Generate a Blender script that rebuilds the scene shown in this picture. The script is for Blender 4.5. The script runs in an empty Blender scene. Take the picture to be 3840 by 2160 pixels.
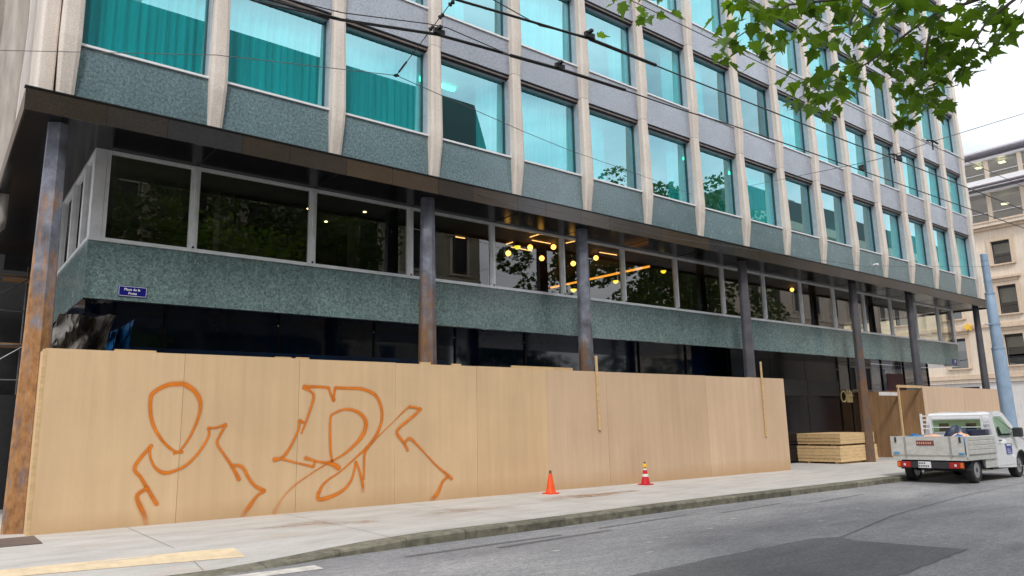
import bpy, math, random
from mathutils import Vector, Matrix
random.seed(11)
S = bpy.context.scene
COL = S.collection

# ------------------------------------------------------------------ camera
cam = bpy.data.cameras.new('camera'); camo = bpy.data.objects.new('camera', cam); COL.objects.link(camo)
cam.sensor_width = 36.0; cam.lens = 2.7548 / 3.84 * 36.0; cam.clip_end = 2000; cam.clip_start = .05
R_ = Vector((0.78419172, -0.62017951, -0.02051164)); U_ = Vector((-0.09696056, -0.15511831, 0.98312612)); F_ = Vector((0.6128964, 0.76897054, 0.18177544))
camo.matrix_world = Matrix(((R_.x, U_.x, -F_.x, -1.3468), (R_.y, U_.y, -F_.y, -13.5459), (R_.z, U_.z, -F_.z, 1.5132), (0, 0, 0, 1)))
S.camera = camo
# ------------------------------------------------------------------ world: overcast sky
W = bpy.data.worlds.new('World'); S.world = W; W.use_nodes = True
nt = W.node_tree; nt.nodes.clear()
SUN_EL, SUN_AZ = math.radians(52), math.radians(215)
o = nt.nodes.new('ShaderNodeOutputWorld'); bg = nt.nodes.new('ShaderNodeBackground'); bg.inputs['Strength'].default_value = .1
sk = nt.nodes.new('ShaderNodeTexSky'); sk.sky_type = 'NISHITA'; sk.sun_disc = False; sk.sun_elevation = SUN_EL; sk.sun_rotation = SUN_AZ
tc = nt.nodes.new('ShaderNodeTexCoord'); mp = nt.nodes.new('ShaderNodeMapping'); mp.inputs['Scale'].default_value = (1, 1, 2.2); mp.inputs['Location'].default_value = (.55, .3, .2)
ns = nt.nodes.new('ShaderNodeTexNoise'); ns.inputs['Scale'].default_value = 2.6; ns.inputs['Detail'].default_value = 7; ns.inputs['Roughness'].default_value = .55; ns.inputs['Distortion'].default_value = .4
cr = nt.nodes.new('ShaderNodeValToRGB')
cr.color_ramp.elements[0].position = .32; cr.color_ramp.elements[0].color = (6.2, 6.7, 7.5, 1)
cr.color_ramp.elements[1].position = .62; cr.color_ramp.elements[1].color = (12.2, 12.3, 12.6, 1)
r2 = nt.nodes.new('ShaderNodeValToRGB')
r2.color_ramp.elements[0].position = .25; r2.color_ramp.elements[0].color = (.72, .72, .72, 1)
r2.color_ramp.elements[1].position = .5; r2.color_ramp.elements[1].color = (.97, .97, .97, 1)
mx = nt.nodes.new('ShaderNodeMix'); mx.data_type = 'RGBA'
L = nt.links.new
L(tc.outputs['Generated'], mp.inputs['Vector']); L(mp.outputs['Vector'], ns.inputs['Vector'])
L(ns.outputs['Fac'], cr.inputs['Fac']); L(ns.outputs['Fac'], r2.inputs['Fac'])
L(r2.outputs['Color'], mx.inputs['Factor']); L(sk.outputs['Color'], mx.inputs['A']); L(cr.outputs['Color'], mx.inputs['B'])
L(mx.outputs['Result'], bg.inputs['Color']); L(bg.outputs['Background'], o.inputs['Surface'])
sun = bpy.data.lights.new('sun', 'SUN'); sun.energy = 1.5; sun.angle = math.radians(10); sun.color = (1, .96, .9)
suno = bpy.data.objects.new('sun', sun); COL.objects.link(suno)
sd = Vector((math.sin(SUN_AZ) * math.cos(SUN_EL), math.cos(SUN_AZ) * math.cos(SUN_EL), math.sin(SUN_EL)))
suno.rotation_euler = sd.to_track_quat('Z', 'Y').to_euler(); suno.location = (0, -20, 40)
S.view_settings.view_transform = 'Standard'; S.view_settings.look = 'None'; S.view_settings.gamma = 1
S.view_settings.exposure = .55

# ------------------------------------------------------------------ helpers
class MB:
    def __init__(s): s.v = []; s.f = []; s.m = []; s.sm = []
    def add(s, vs, fs, mi=0, sm=False):
        b = len(s.v); s.v += [tuple(v) for v in vs]
        for f in fs: s.f.append([b + i for i in f]); s.m.append(mi); s.sm.append(sm)
        return s
    def box(s, x0, x1, y0, y1, z0, z1, mi=0):
        return s.add([(x0, y0, z0), (x1, y0, z0), (x1, y1, z0), (x0, y1, z0), (x0, y0, z1), (x1, y0, z1), (x1, y1, z1), (x0, y1, z1)],
                     [(0, 3, 2, 1), (4, 5, 6, 7), (0, 1, 5, 4), (1, 2, 6, 5), (2, 3, 7, 6), (3, 0, 4, 7)], mi)
    def loft(s, rings, mi=0, caps=True, sm=False):
        n = len(rings[0]); vs = [p for r in rings for p in r]; fs = []
        for k in range(len(rings) - 1):
            for i in range(n):
                j = (i + 1) % n; fs.append((k * n + i, k * n + j, (k + 1) * n + j, (k + 1) * n + i))
        s.add(vs, fs, mi, sm)
        if caps:
            s.add(rings[0], [tuple(range(n))[::-1]], mi); s.add(rings[-1], [tuple(range(n))], mi)
        return s
    def lathe(s, prof, c=(0, 0, 0), n=16, axis='z', mi=0, sm=True, caps=True):
        rings = []
        for r, h in prof:
            ring = []
            for i in range(n):
                a = 2 * math.pi * i / n; x, y = r * math.cos(a), r * math.sin(a)
                p = {'z': (x, y, h), 'y': (x, h, -y), 'x': (h, x, y)}[axis]
                ring.append((c[0] + p[0], c[1] + p[1], c[2] + p[2]))
            rings.append(ring)
        return s.loft(rings, mi, caps, sm)
    def tube(s, pts, r, n=6, mi=0, sm=True):
        pts = [Vector(p) for p in pts]; rs = r if isinstance(r, (list, tuple)) else [r] * len(pts); rings = []
        for i, p in enumerate(pts):
            t = (pts[min(i + 1, len(pts) - 1)] - pts[max(i - 1, 0)]).normalized()
            a = t.cross(Vector((0, 0, 1)))
            if a.length < .05: a = t.cross(Vector((1, 0, 0)))
            a.normalize(); b = t.cross(a)
            rings.append([p + (a * math.cos(2 * math.pi * k / n) + b * math.sin(2 * math.pi * k / n)) * rs[i] for k in range(n)])
        return s.loft(rings, mi, True, sm)
    def prism(s, poly, y0, y1, mi=0, ax='y'):   # poly in (x,z) for ax y ; (y,z) for ax x; (x,y) for ax z
        f = {'y': lambda p, t: (p[0], t, p[1]), 'x': lambda p, t: (t, p[0], p[1]), 'z': lambda p, t: (p[0], p[1], t)}[ax]
        return s.loft([[f(p, y0) for p in poly], [f(p, y1) for p in poly]], mi)
    def mesh(s, name, mats):
        me = bpy.data.meshes.new(name); me.from_pydata(s.v, [], s.f)
        for m in (mats if isinstance(mats, (list, tuple)) else [mats]): me.materials.append(m)
        me.polygons.foreach_set('material_index', s.m); me.polygons.foreach_set('use_smooth', s.sm)
        import bmesh
        b = bmesh.new(); b.from_mesh(me); bmesh.ops.recalc_face_normals(b, faces=b.faces); b.to_mesh(me); b.free()
        if any(s.sm): me.set_sharp_from_angle(angle=math.radians(40))
        me.update(); return me

def link(name, data, parent=None, loc=(0, 0, 0), rot=(0, 0, 0), sc=None):
    ob = bpy.data.objects.new(name, data); COL.objects.link(ob); ob.location = loc; ob.rotation_euler = rot
    if sc: ob.scale = sc
    if parent: ob.parent = parent
    return ob
def part(name, mb, mats, parent=None, loc=(0, 0, 0), rot=(0, 0, 0), bevel=0):
    ob = link(name, mb.mesh(name, mats), parent, loc, rot)
    if bevel:
        m = ob.modifiers.new('bevel', 'BEVEL'); m.width = bevel; m.segments = 2; m.limit_method = 'ANGLE'
    return ob
def tag(ob, label, cat, group=None):
    ob['label'] = label; ob['category'] = cat
    if group: ob['group'] = group
    return ob
def thing(name, label, cat, loc=(0, 0, 0), rot=(0, 0, 0), group=None):
    return tag(link(name, None, None, loc, rot), label, cat, group)
def struct(name, mb, mats, parent=None):
    ob = part(name, mb, mats, parent)
    if not parent: ob['kind'] = 'structure'
    return ob
def gz(x): return .045 - .0074 * x

# ------------------------------------------------------------------ materials
def newmat(name):
    m = bpy.data.materials.new(name); m.use_nodes = True; t = m.node_tree; t.nodes.clear()
    out = t.nodes.new('ShaderNodeOutputMaterial'); return m, t, out
def N(t, typ, **kw):
    n = t.nodes.new(typ)
    for k, v in kw.items():
        if k in n.inputs: n.inputs[k].default_value = v
        else: setattr(n, k, v)
    return n
def mapped(t, scale=(1, 1, 1), src='pos', rot=(0, 0, 0)):
    g = N(t, 'ShaderNodeNewGeometry').outputs['Position'] if src == 'pos' else N(t, 'ShaderNodeTexCoord').outputs['Object']
    m = N(t, 'ShaderNodeMapping'); m.inputs['Scale'].default_value = scale; m.inputs['Rotation'].default_value = rot
    t.links.new(g, m.inputs['Vector']); return m.outputs['Vector']
def ramp(t, fac, stops):
    r = N(t, 'ShaderNodeValToRGB'); e = r.color_ramp.elements
    while len(e) < len(stops): e.new(.5)
    for el, (p, c) in zip(e, stops): el.position = p; el.color = (*c, 1) if len(c) == 3 else c
    t.links.new(fac, r.inputs['Fac']); return r.outputs['Color']
def noise(t, vec, scale, detail=5, rough=.6, dist=0):
    n = N(t, 'ShaderNodeTexNoise', Scale=scale, Detail=detail, Roughness=rough, Distortion=dist); t.links.new(vec, n.inputs['Vector']); return n.outputs['Fac']
def mixc(t, fac, a, b, mode='MIX'):
    m = N(t, 'ShaderNodeMix', data_type='RGBA', blend_type=mode)
    for k, v in (('Factor', fac), ('A', a), ('B', b)):
        s = [i for i in m.inputs if i.identifier.startswith(k) and (i.type == ('VALUE' if k == 'Factor' else 'RGBA'))][0]
        if hasattr(v, 'links'): t.links.new(v, s)
        elif isinstance(v, (int, float)): s.default_value = v
        else: s.default_value = (*v, 1) if len(v) == 3 else v
    return [q for q in m.outputs if q.type == 'RGBA'][0]
def math_(t, op, a, b=0.):
    m = N(t, 'ShaderNodeMath', operation=op)
    for i, v in enumerate((a, b)):
        if hasattr(v, 'links'): t.links.new(v, m.inputs[i])
        else: m.inputs[i].default_value = v
    return m.outputs[0]
def princ(t, out, col, rough=.6, metal=0, ior=1.5, bump=None, coat=0):
    p = N(t, 'ShaderNodeBsdfPrincipled', Metallic=metal, IOR=ior)
    for k, v in (('Base Color', col), ('Roughness', rough)):
        if hasattr(v, 'links'): t.links.new(v, p.inputs[k])
        else: p.inputs[k].default_value = ((*v, 1) if k == 'Base Color' else v)
    if coat: p.inputs['Coat Weight'].default_value = coat; p.inputs['Coat Roughness'].default_value = .08
    if bump:
        b = N(t, 'ShaderNodeBump', Strength=bump[1], Distance=bump[2] if len(bump) > 2 else .01); t.links.new(bump[0], b.inputs['Height']); t.links.new(b.outputs['Normal'], p.inputs['Normal'])
    t.links.new(p.outputs[0], out.inputs['Surface']); return p
def simple(name, col, rough=.6, metal=0, ior=1.5, var=.12, scale=6, rnd=0., bump=.0, coat=0, stretch=(1, 1, 1)):
    m, t, out = newmat(name); v = mapped(t, stretch)
    f = noise(t, v, scale); lo = tuple(c * (1 - var) for c in col); hi = tuple(min(1, c * (1 + var)) for c in col)
    c = ramp(t, f, [(.3, lo), (.7, hi)])
    if rnd:
        oi = N(t, 'ShaderNodeObjectInfo'); k = math_(t, 'ADD', math_(t, 'MULTIPLY', oi.outputs['Random'], 2 * rnd), 1 - rnd)
        hs = N(t, 'ShaderNodeHueSaturation'); t.links.new(k, hs.inputs['Value']); t.links.new(c, hs.inputs['Color']); c = hs.outputs['Color']
    princ(t, out, c, rough, metal, ior, (noise(t, v, scale * 9, 3), bump) if bump else None, coat); return m
def emis(name, col, st):
    m, t, out = newmat(name); e = N(t, 'ShaderNodeEmission', Strength=st); e.inputs['Color'].default_value = (*col, 1); t.links.new(e.outputs[0], out.inputs['Surface']); return m

def granite(name, dark, light, rough, ior, vein=True, streak=0):
    m, t, out = newmat(name); v = mapped(t)
    a = noise(t, v, 19, 4, .8); b = noise(t, v, 48, 3, .7); c = noise(t, v, 1.1, 4, .6)
    f = math_(t, 'ADD', math_(t, 'MULTIPLY', a, .6), math_(t, 'MULTIPLY', b, .4))
    col = ramp(t, f, [(.38, dark), (.5, tuple((x + y) / 2 for x, y in zip(dark, light))), (.61, light)])
    col = mixc(t, .45, col, ramp(t, c, [(.3, (.72, .72, .72)), (.7, (1.2, 1.2, 1.2))]), 'MULTIPLY')
    oi = N(t, 'ShaderNodeObjectInfo'); k = math_(t, 'ADD', math_(t, 'MULTIPLY', oi.outputs['Random'], .22), .89)
    hs = N(t, 'ShaderNodeHueSaturation'); t.links.new(k, hs.inputs['Value']); t.links.new(col, hs.inputs['Color']); col = hs.outputs['Color']
    if vein:
        w = noise(t, mapped(t, (3.2, 1, .5), 'pos', (0, .75, 0)), .42, 3, .5)
        d = math_(t, 'ABSOLUTE', math_(t, 'SUBTRACT', w, .5))
        brk = noise(t, v, .9, 2)
        col = mixc(t, math_(t, 'MULTIPLY', ramp(t, d, [(0, (.5, .5, .5)), (.006, (0, 0, 0))]), ramp(t, brk, [(.5, (0, 0, 0)), (.62, (1, 1, 1))])), col, (.34, .42, .40))
    rg = ramp(t, noise(t, v, 3, 4), [(.3, (rough * .7,) * 3), (.7, (rough * 1.4,) * 3)])
    princ(t, out, col, rg, 0, ior); return m
M = {}
M['granite'] = granite('green_granite', (.050, .088, .100), (.232, .335, .362), .22, 1.65, False)
M['granite_up'] = granite('grey_granite', (.18, .205, .255), (.44, .48, .555), .3, 1.85, False)  # sky reflection on the upper rows is partly put into this colour
M['mez_granite'] = granite('mezzanine_granite', (.042, .076, .076), (.225, .315, .312), .2, 1.6)

def conc(name, col, rnd=.06):
    m, t, out = newmat(name); v = mapped(t)
    a = noise(t, v, 55, 3, .7); b = noise(t, v, 1.3, 5, .65); w = noise(t, mapped(t, (9, 9, .35)), 1, 4)
    c = ramp(t, a, [(.3, tuple(x * .74 for x in col)), (.7, tuple(min(1, x * 1.16) for x in col))])
    c = mixc(t, .5, c, ramp(t, b, [(.3, (.82, .80, .78)), (.7, (1.1, 1.1, 1.1))]), 'MULTIPLY')
    c = mixc(t, .35, c, ramp(t, w, [(.35, (.72, .70, .68)), (.6, (1.05, 1.05, 1.05))]), 'MULTIPLY')
    princ(t, out, c, .85, 0, 1.45, (a, .35, .004)); return m
M['pilaster'] = conc('pebbled_concrete', (.74, .665, .60))

def teal_glass():
    m, t, out = newmat('teal_coated_glass')
    fr = N(t, 'ShaderNodeFresnel', IOR=1.5)
    lw = math_(t, 'MINIMUM', math_(t, 'MULTIPLY', fr.outputs[0], 1.6), 1.)
    oi = N(t, 'ShaderNodeObjectInfo')
    nb = N(t, 'ShaderNodeBump', Strength=.05, Distance=.02); t.links.new(noise(t, mapped(t), .55, 1), nb.inputs['Height'])
    tr = N(t, 'ShaderNodeBsdfTransparent'); tr.inputs['Color'].default_value = (.02, .80, .82, 1)
    gl = N(t, 'ShaderNodeBsdfGlossy', Roughness=.004); t.links.new(mixc(t, lw, (.45, .88, .97), (.97, .99, 1.)), gl.inputs['Color']); t.links.new(nb.outputs[0], gl.inputs['Normal'])
    ms = N(t, 'ShaderNodeMixShader'); t.links.new(math_(t, 'ADD', math_(t, 'MULTIPLY', lw, .58), math_(t, 'ADD', math_(t, 'MULTIPLY', oi.outputs['Random'], .14), .33)), ms.inputs[0])
    t.links.new(tr.outputs[0], ms.inputs[1]); t.links.new(gl.outputs[0], ms.inputs[2])
    ge = N(t, 'ShaderNodeNewGeometry'); cl = N(t, 'ShaderNodeBsdfTransparent'); m2 = N(t, 'ShaderNodeMixShader'); t.links.new(ge.outputs['Backfacing'], m2.inputs[0]); t.links.new(ms.outputs[0], m2.inputs[1]); t.links.new(cl.outputs[0], m2.inputs[2]); t.links.new(m2.outputs[0], out.inputs['Surface']); return m   # the pane's inner face is clear
M['teal'] = teal_glass()
def glass(name, tint, k=1.6, base=.05, ior=1.52):
    m, t, out = newmat(name)
    fr = N(t, 'ShaderNodeFresnel', IOR=ior); nb = N(t, 'ShaderNodeBump', Strength=.05, Distance=.02); t.links.new(noise(t, mapped(t), .5, 1), nb.inputs['Height'])
    tr = N(t, 'ShaderNodeBsdfTransparent'); tr.inputs['Color'].default_value = (*tint, 1)
    gl = N(t, 'ShaderNodeBsdfGlossy', Roughness=.004); t.links.new(nb.outputs[0], gl.inputs['Normal'])
    ms = N(t, 'ShaderNodeMixShader'); t.links.new(math_(t, 'MINIMUM', math_(t, 'ADD', math_(t, 'MULTIPLY', fr.outputs[0], k), base), 1.), ms.inputs[0])
    t.links.new(tr.outputs[0], ms.inputs[1]); t.links.new(gl.outputs[0], ms.inputs[2])
    ge = N(t, 'ShaderNodeNewGeometry'); cl = N(t, 'ShaderNodeBsdfTransparent'); m2 = N(t, 'ShaderNodeMixShader'); t.links.new(ge.outputs['Backfacing'], m2.inputs[0]); t.links.new(ms.outputs[0], m2.inputs[1]); t.links.new(cl.outputs[0], m2.inputs[2]); t.links.new(m2.outputs[0], out.inputs['Surface']); return m   # the pane's inner face is clear
M['clear'] = glass('mezzanine_glass', (.78, .82, .70), 1.9, .05)
M['shopglass'] = glass('dark_shop_glass', (.10, .12, .16), 1.2, .03)
M['bgglass'] = glass('far_window_glass', (.42, .50, .50), 1.5, .10)
M['atticglass'] = glass('attic_glass', (.40, .50, .52), 1.8, .26)
M['bgteal'] = glass('far_teal_glass', (.12, .42, .40), 1.5, .18)
M['cabglass'] = glass('cab_glass', (.45, .62, .45), 1.3, .05)

M['alu'] = simple('brushed_aluminium', (.78, .79, .82), .35, .35, var=.1, scale=4, rnd=.05)
M['white_sill'] = simple('white_metal_sill', (.80, .80, .82), .4, .1, var=.05)
M['bronze'] = simple('bronze_window_head', (.16, .13, .12), .45, .5, var=.2)
M['reveal'] = simple('grey_reveal_metal', (.48, .50, .55), .45, .4, var=.1)
M['darkframe'] = simple('dark_metal', (.022, .023, .026), .4, .4, var=.2)
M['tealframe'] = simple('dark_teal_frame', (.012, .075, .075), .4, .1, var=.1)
M['curtain'] = simple('white_curtain', (.80, .81, .80), .9, var=.24, scale=5, stretch=(1.8, 1, .05))
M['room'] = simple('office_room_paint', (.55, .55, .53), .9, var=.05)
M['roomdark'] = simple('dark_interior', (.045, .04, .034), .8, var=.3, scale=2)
M['soffit'] = simple('polished_black_soffit', (.006, .006, .007), .2, 0, 1.28, var=.3, scale=3)
M['undermez'] = simple('mirror_black_soffit', (.01, .011, .014), .035, 0, 2.0, var=.2)
M['black'] = simple('matt_black', (.012, .012, .013), .7, var=.3)
M['blackglass'] = simple('black_glazing', (.002, .003, .008), .15, 0, 1.4, var=.5, scale=.7)
M['navy'] = simple('navy_glazed_wall', (.003, .016, .055), .05, 0, 1.6, var=.5, scale=.7)

def fascia():
    m, t, out = newmat('brown_stone_fascia'); v = mapped(t); a = noise(t, v, 26, 4, .7); b = noise(t, v, 1.2, 4)
    oi = N(t, 'ShaderNodeObjectInfo')
    base = ramp(t, oi.outputs['Random'], [(0, (.032, .027, .024)), (.35, (.046, .034, .025)), (.6, (.034, .033, .037)), (.85, (.06, .042, .028)), (1, (.038, .035, .032))])
    c = mixc(t, .7, base, ramp(t, a, [(.3, (.6, .6, .6)), (.7, (1.4, 1.4, 1.4))]), 'MULTIPLY'); c = mixc(t, .6, c, ramp(t, b, [(.3, (.7, .7, .7)), (.7, (1.3, 1.25, 1.2))]), 'MULTIPLY')
    princ(t, out, c, .17, 0, 1.55); return m
M['fascia'] = fascia()
def rust():
    m, t, out = newmat('rusty_blue_steel'); v = mapped(t); z = N(t, 'ShaderNodeSeparateXYZ'); t.links.new(N(t, 'ShaderNodeNewGeometry').outputs['Position'], z.inputs[0])
    st = noise(t, mapped(t, (7, 7, .8)), 1.4, 5, .7, .6); fine = noise(t, mapped(t, (1, 1, .5)), 11, 5, .65); big = noise(t, v, 1.6, 4, .6)
    # x fades the rust down the row of columns: the first ones weathered most
    xr = N(t, 'ShaderNodeMapRange'); t.links.new(z.outputs['X'], xr.inputs[0]); xr.inputs[2].default_value = 40.
    xo = ramp(t, xr.outputs[0], [(.02, (.53, .53, .53)), (.18, (.53, .52, .52)), (.30, (.46, .46, .46)), (.48, (.36, .36, .36)), (.66, (.50, .50, .50)), (.8, (.34, .34, .34))])
    zm = N(t, 'ShaderNodeMapRange'); t.links.new(z.outputs['Z'], zm.inputs[0])
    for i, q in zip((1, 2, 3, 4), (2.6, 5.8, .10, -.16)): zm.inputs[i].default_value = q
    f = math_(t, 'ADD', math_(t, 'ADD', math_(t, 'MULTIPLY', st, .65), math_(t, 'MULTIPLY', big, .5)), math_(t, 'ADD', math_(t, 'SUBTRACT', xo, .55), zm.outputs[0]))
    blue = ramp(t, noise(t, v, 2.6, 5, .65), [(.3, (.075, .075, .09)), (.5, (.15, .16, .20)), (.7, (.27, .29, .34))])
    ru = ramp(t, fine, [(.25, (.15, .07, .032)), (.5, (.34, .165, .06)), (.75, (.50, .27, .11))])
    dk = mixc(t, ramp(t, xr.outputs[0], [(.05, (0, 0, 0)), (.2, (.75, .75, .75))]), ru, (.12, .075, .055))
    bl = mixc(t, ramp(t, xr.outputs[0], [(.3, (0, 0, 0)), (.5, (.8, .8, .8))]), blue, (.075, .068, .072))
    c = mixc(t, ramp(t, f, [(.47, (0, 0, 0)), (.62, (1, 1, 1))]), bl, dk)
    princ(t, out, c, .62, .25, 1.5, (fine, .12, .004)); return m
M['rust'] = rust()
def board(name='chipboard_hoarding', tint=(1, 1, 1)):
    m, t, out = newmat(name); v = mapped(t, (5, 5, .25)); st = noise(t, v, 1.2, 6, .65); big = noise(t, mapped(t), .8, 4, .6); fn = noise(t, mapped(t), 60, 2)
    oi = N(t, 'ShaderNodeObjectInfo')
    base = ramp(t, oi.outputs['Random'], [(0, (.595, .425, .252)), (.3, (.66, .475, .285)), (.6, (.625, .44, .26)), (1, (.685, .495, .30))])
    base = mixc(t, 1., base, tint, 'MULTIPLY')
    c = mixc(t, .55, base, ramp(t, st, [(.3, (.86, .84, .82)), (.7, (1.1, 1.1, 1.1))]), 'MULTIPLY')
    c = mixc(t, .5, c, ramp(t, big, [(.3, (.88, .86, .86)), (.7, (1.08, 1.08, 1.06))]), 'MULTIPLY')
    sp = noise(t, mapped(t, (1, 1, 1.6)), 5, 5, .7)
    c = mixc(t, ramp(t, sp, [(.66, (0, 0, 0)), (.76, (.5, .5, .5))]), c, (.40, .29, .19))
    # splash grime near the pavement
    z = N(t, 'ShaderNodeSeparateXYZ'); t.links.new(N(t, 'ShaderNodeNewGeometry').outputs['Position'], z.inputs[0])
    zm = N(t, 'ShaderNodeMapRange'); t.links.new(math_(t, 'ADD', z.outputs['Z'], math_(t, 'MULTIPLY', big, .3)), zm.inputs[0])
    for i, q in zip((1, 2, 3, 4), (.10, .5, .75, 0)): zm.inputs[i].default_value = q
    c = mixc(t, zm.outputs[0], c, (.47, .30, .16))
    princ(t, out, c, .8, 0, 1.4, (fn, .06, .003)); return m
M['board'] = board(); M['board2'] = board('pinkish_chipboard', (.94, .94, 1.06))
M['board_pink'] = simple('pale_chipboard', (.60, .43, .30), .8, var=.08, scale=1.5, rnd=.04, stretch=(4, 4, .3))
M['timber'] = simple('fresh_timber', (.62, .43, .22), .75, var=.18, scale=3, rnd=.1, bump=.1, stretch=(1, 3, 6))
M['timber_old'] = simple('brown_plywood', (.30, .17, .08), .75, var=.3, scale=2, rnd=.1, stretch=(3, 3, .3))
def pave():
    m, t, out = newmat('pale_pavement'); v = mapped(t, (.5, 1.5, 1)); a = noise(t, v, 1.6, 7, .72); b = noise(t, mapped(t), 30, 4, .7); s = noise(t, mapped(t, (.5, 1.6, 1)), 1.7, 5, .7, .5)
    c = ramp(t, a, [(.3, (.385, .365, .345)), (.5, (.475, .455, .43)), (.7, (.55, .53, .50))])
    c = mixc(t, .5, c, ramp(t, b, [(.3, (.82, .82, .82)), (.7, (1.12, 1.12, 1.12))]), 'MULTIPLY')
    rs = noise(t, mapped(t, (.35, .8, 1)), 1.1, 4, .6); c = mixc(t, ramp(t, rs, [(.60, (0, 0, 0)), (.75, (.4, .4, .4))]), c, (.55, .38, .24))
    c = mixc(t, ramp(t, s, [(.62, (0, 0, 0)), (.75, (.35, .35, .35))]), c, (.36, .35, .34))
    princ(t, out, c, .8, 0, 1.4, (b, .2, .004)); return m
M['pave'] = pave()
def asphalt(name, k):
    m, t, out = newmat(name); a = noise(t, mapped(t, (.35, 1, 1)), .7, 7, .7, .4); b = noise(t, mapped(t, (.8, 1, 1)), 48, 4, .85); d = noise(t, mapped(t, (.25, 1.2, 1)), 2.2, 6, .7, .7); e = noise(t, mapped(t, (.7, 1, 1)), 15, 6, .85)
    c = ramp(t, a, [(.3, (.115 * k, .114 * k, .120 * k)), (.5, (.172 * k, .171 * k, .178 * k)), (.72, (.245 * k, .240 * k, .240 * k))])
    c = mixc(t, .75, c, ramp(t, b, [(.34, (.45, .45, .46)), (.66, (1.5, 1.5, 1.5))]), 'MULTIPLY')
    c = mixc(t, .75, c, ramp(t, e, [(.32, (.55, .55, .56)), (.68, (1.45, 1.45, 1.43))]), 'MULTIPLY')
    c = mixc(t, ramp(t, d, [(.58, (0, 0, 0)), (.72, (.6, .6, .6))]), c, (.075 * k, .076 * k, .082 * k))
    wh = noise(t, mapped(t, (1, 2.4, 1)), 5, 2, .5); c = mixc(t, ramp(t, wh, [(.79, (0, 0, 0)), (.83, (.55, .55, .55))]), c, (.5, .5, .49))
    princ(t, out, c, .72, 0, 1.45, (b, .35, .005)); return m
M['asphalt'] = asphalt('worn_asphalt', 1.46); M['asphalt_dark'] = asphalt('new_asphalt', .80)
M['kerb'] = simple('mossy_granite_kerb', (.15, .14, .105), .85, var=.45, scale=7, rnd=.22, bump=.4)
M['strip'] = simple('cream_tactile_paving', (.68, .54, .36), .8, var=.14, scale=5, bump=.2)
M['paint'] = simple('worn_road_paint', (.55, .52, .48), .8, var=.25, scale=8)
M['iron'] = simple('brown_iron_cover', (.16, .125, .11), .6, .3, var=.2, scale=9, bump=.3)
M['white_paint'] = simple('white_vehicle_paint', (.80, .81, .84), .25, 0, 1.5, var=.03, coat=.5)
M['bedalu'] = simple('scuffed_dropside', (.60, .60, .57), .5, .25, var=.13, scale=7, stretch=(1, 1, 2))
M['tyre'] = simple('tyre_rubber', (.02, .02, .021), .8, var=.2)
M['rim'] = simple('steel_rim', (.42, .43, .45), .4, .8, var=.15)
M['plastic'] = simple('black_plastic', (.03, .03, .034), .5, var=.2)
M['red_light'] = simple('red_lamp_lens', (.42, .012, .015), .15, var=.1)
M['orange_light'] = simple('orange_lamp_lens', (.75, .16, .02), .15, var=.1)
M['lens_white'] = simple('clear_lamp_lens', (.7, .7, .72), .15, var=.1)
M['red_plate'] = simple('dull_red_plate', (.19, .05, .055), .5, var=.3, scale=18)
M['blue_sign'] = simple('blue_enamel', (.010, .010, .16), .25, 0, 1.5, var=.1, coat=.4)
M['blue_sticker'] = simple('blue_sticker', (.03, .06, .33), .35, var=.1)
M['blue_strap'] = simple('blue_strap', (.05, .30, .62), .6, var=.2)
M['white_ink'] = simple('white_enamel_letter', (.82, .82, .86), .3, var=.03)
M['cone'] = simple('orange_cone', (.82, .085, .012), .45, var=.12, scale=9)
M['cone_red'] = simple('red_cone', (.55, .012, .02), .45, var=.12, scale=9)
M['cone_white'] = simple('reflective_band', (.72, .70, .68), .4, var=.12)
M['cone_tip'] = simple('dirty_cone_tip', (.12, .09, .075), .7, var=.2)
M['yellow'] = simple('yellow_lamp', (.85, .52, .03), .4, var=.08)
M['pole_blue'] = simple('pale_blue_steel', (.30, .41, .55), .45, .1, var=.1, scale=4)
M['wire'] = simple('black_cable', (.012, .012, .014), .5, var=.1)
M['wire_grey'] = simple('grey_cable', (.07, .07, .075), .5, var=.1)
M['stone'] = conc('beige_stone', (.70, .56, .43)); M['stone_lt'] = conc('pale_stone', (.80, .69, .57)); M['stone_wt'] = conc('white_plaster', (.70, .68, .68))
M['roofm'] = simple('grey_metal_roof', (.58, .55, .60), .5, .1, var=.15)
M['slate'] = simple('dark_slate', (.035, .04, .04), .6, var=.3, scale=12)
M['facadeA'] = conc('opposite_limestone', (.50, .44, .33))
M['tarp'] = simple('grey_scaffold_sheet', (.40, .37, .34), .7, var=.2, scale=2.2, stretch=(3, 3, .5))
M['bluetarp'] = simple('blue_tarpaulin', (.015, .16, .42), .4, var=.3, scale=3)
M['darktarp'] = simple('navy_bag', (.02, .03, .07), .4, var=.3, scale=5)
M['pinkbag'] = simple('salmon_sack', (.72, .42, .28), .8, var=.2, scale=9)
M['steel'] = simple('galvanised_tube', (.14, .14, .15), .45, .7, var=.2)
M['bark'] = simple('mottled_bark', (.12, .10, .075), .85, var=.4, scale=14, bump=.3)
M['maroon'] = simple('maroon_banner', (.11, .008, .03), .5, var=.2)
M['gold'] = simple('gold_letters', (.75, .62, .32), .35, .3, var=.1)
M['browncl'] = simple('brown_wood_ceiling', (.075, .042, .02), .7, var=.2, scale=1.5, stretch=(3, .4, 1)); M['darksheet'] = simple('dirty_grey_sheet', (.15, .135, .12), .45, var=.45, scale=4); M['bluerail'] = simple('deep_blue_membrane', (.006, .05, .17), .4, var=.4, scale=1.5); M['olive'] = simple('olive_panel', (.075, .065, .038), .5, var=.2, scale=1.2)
M['globe'] = emis('lit_globe', (1, .48, .10), 3.0); M['stripL'] = emis('warm_strip', (1, .52, .18), 1.9); M['tubeL'] = emis('office_tube', (1, .9, .5), 6)
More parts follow.
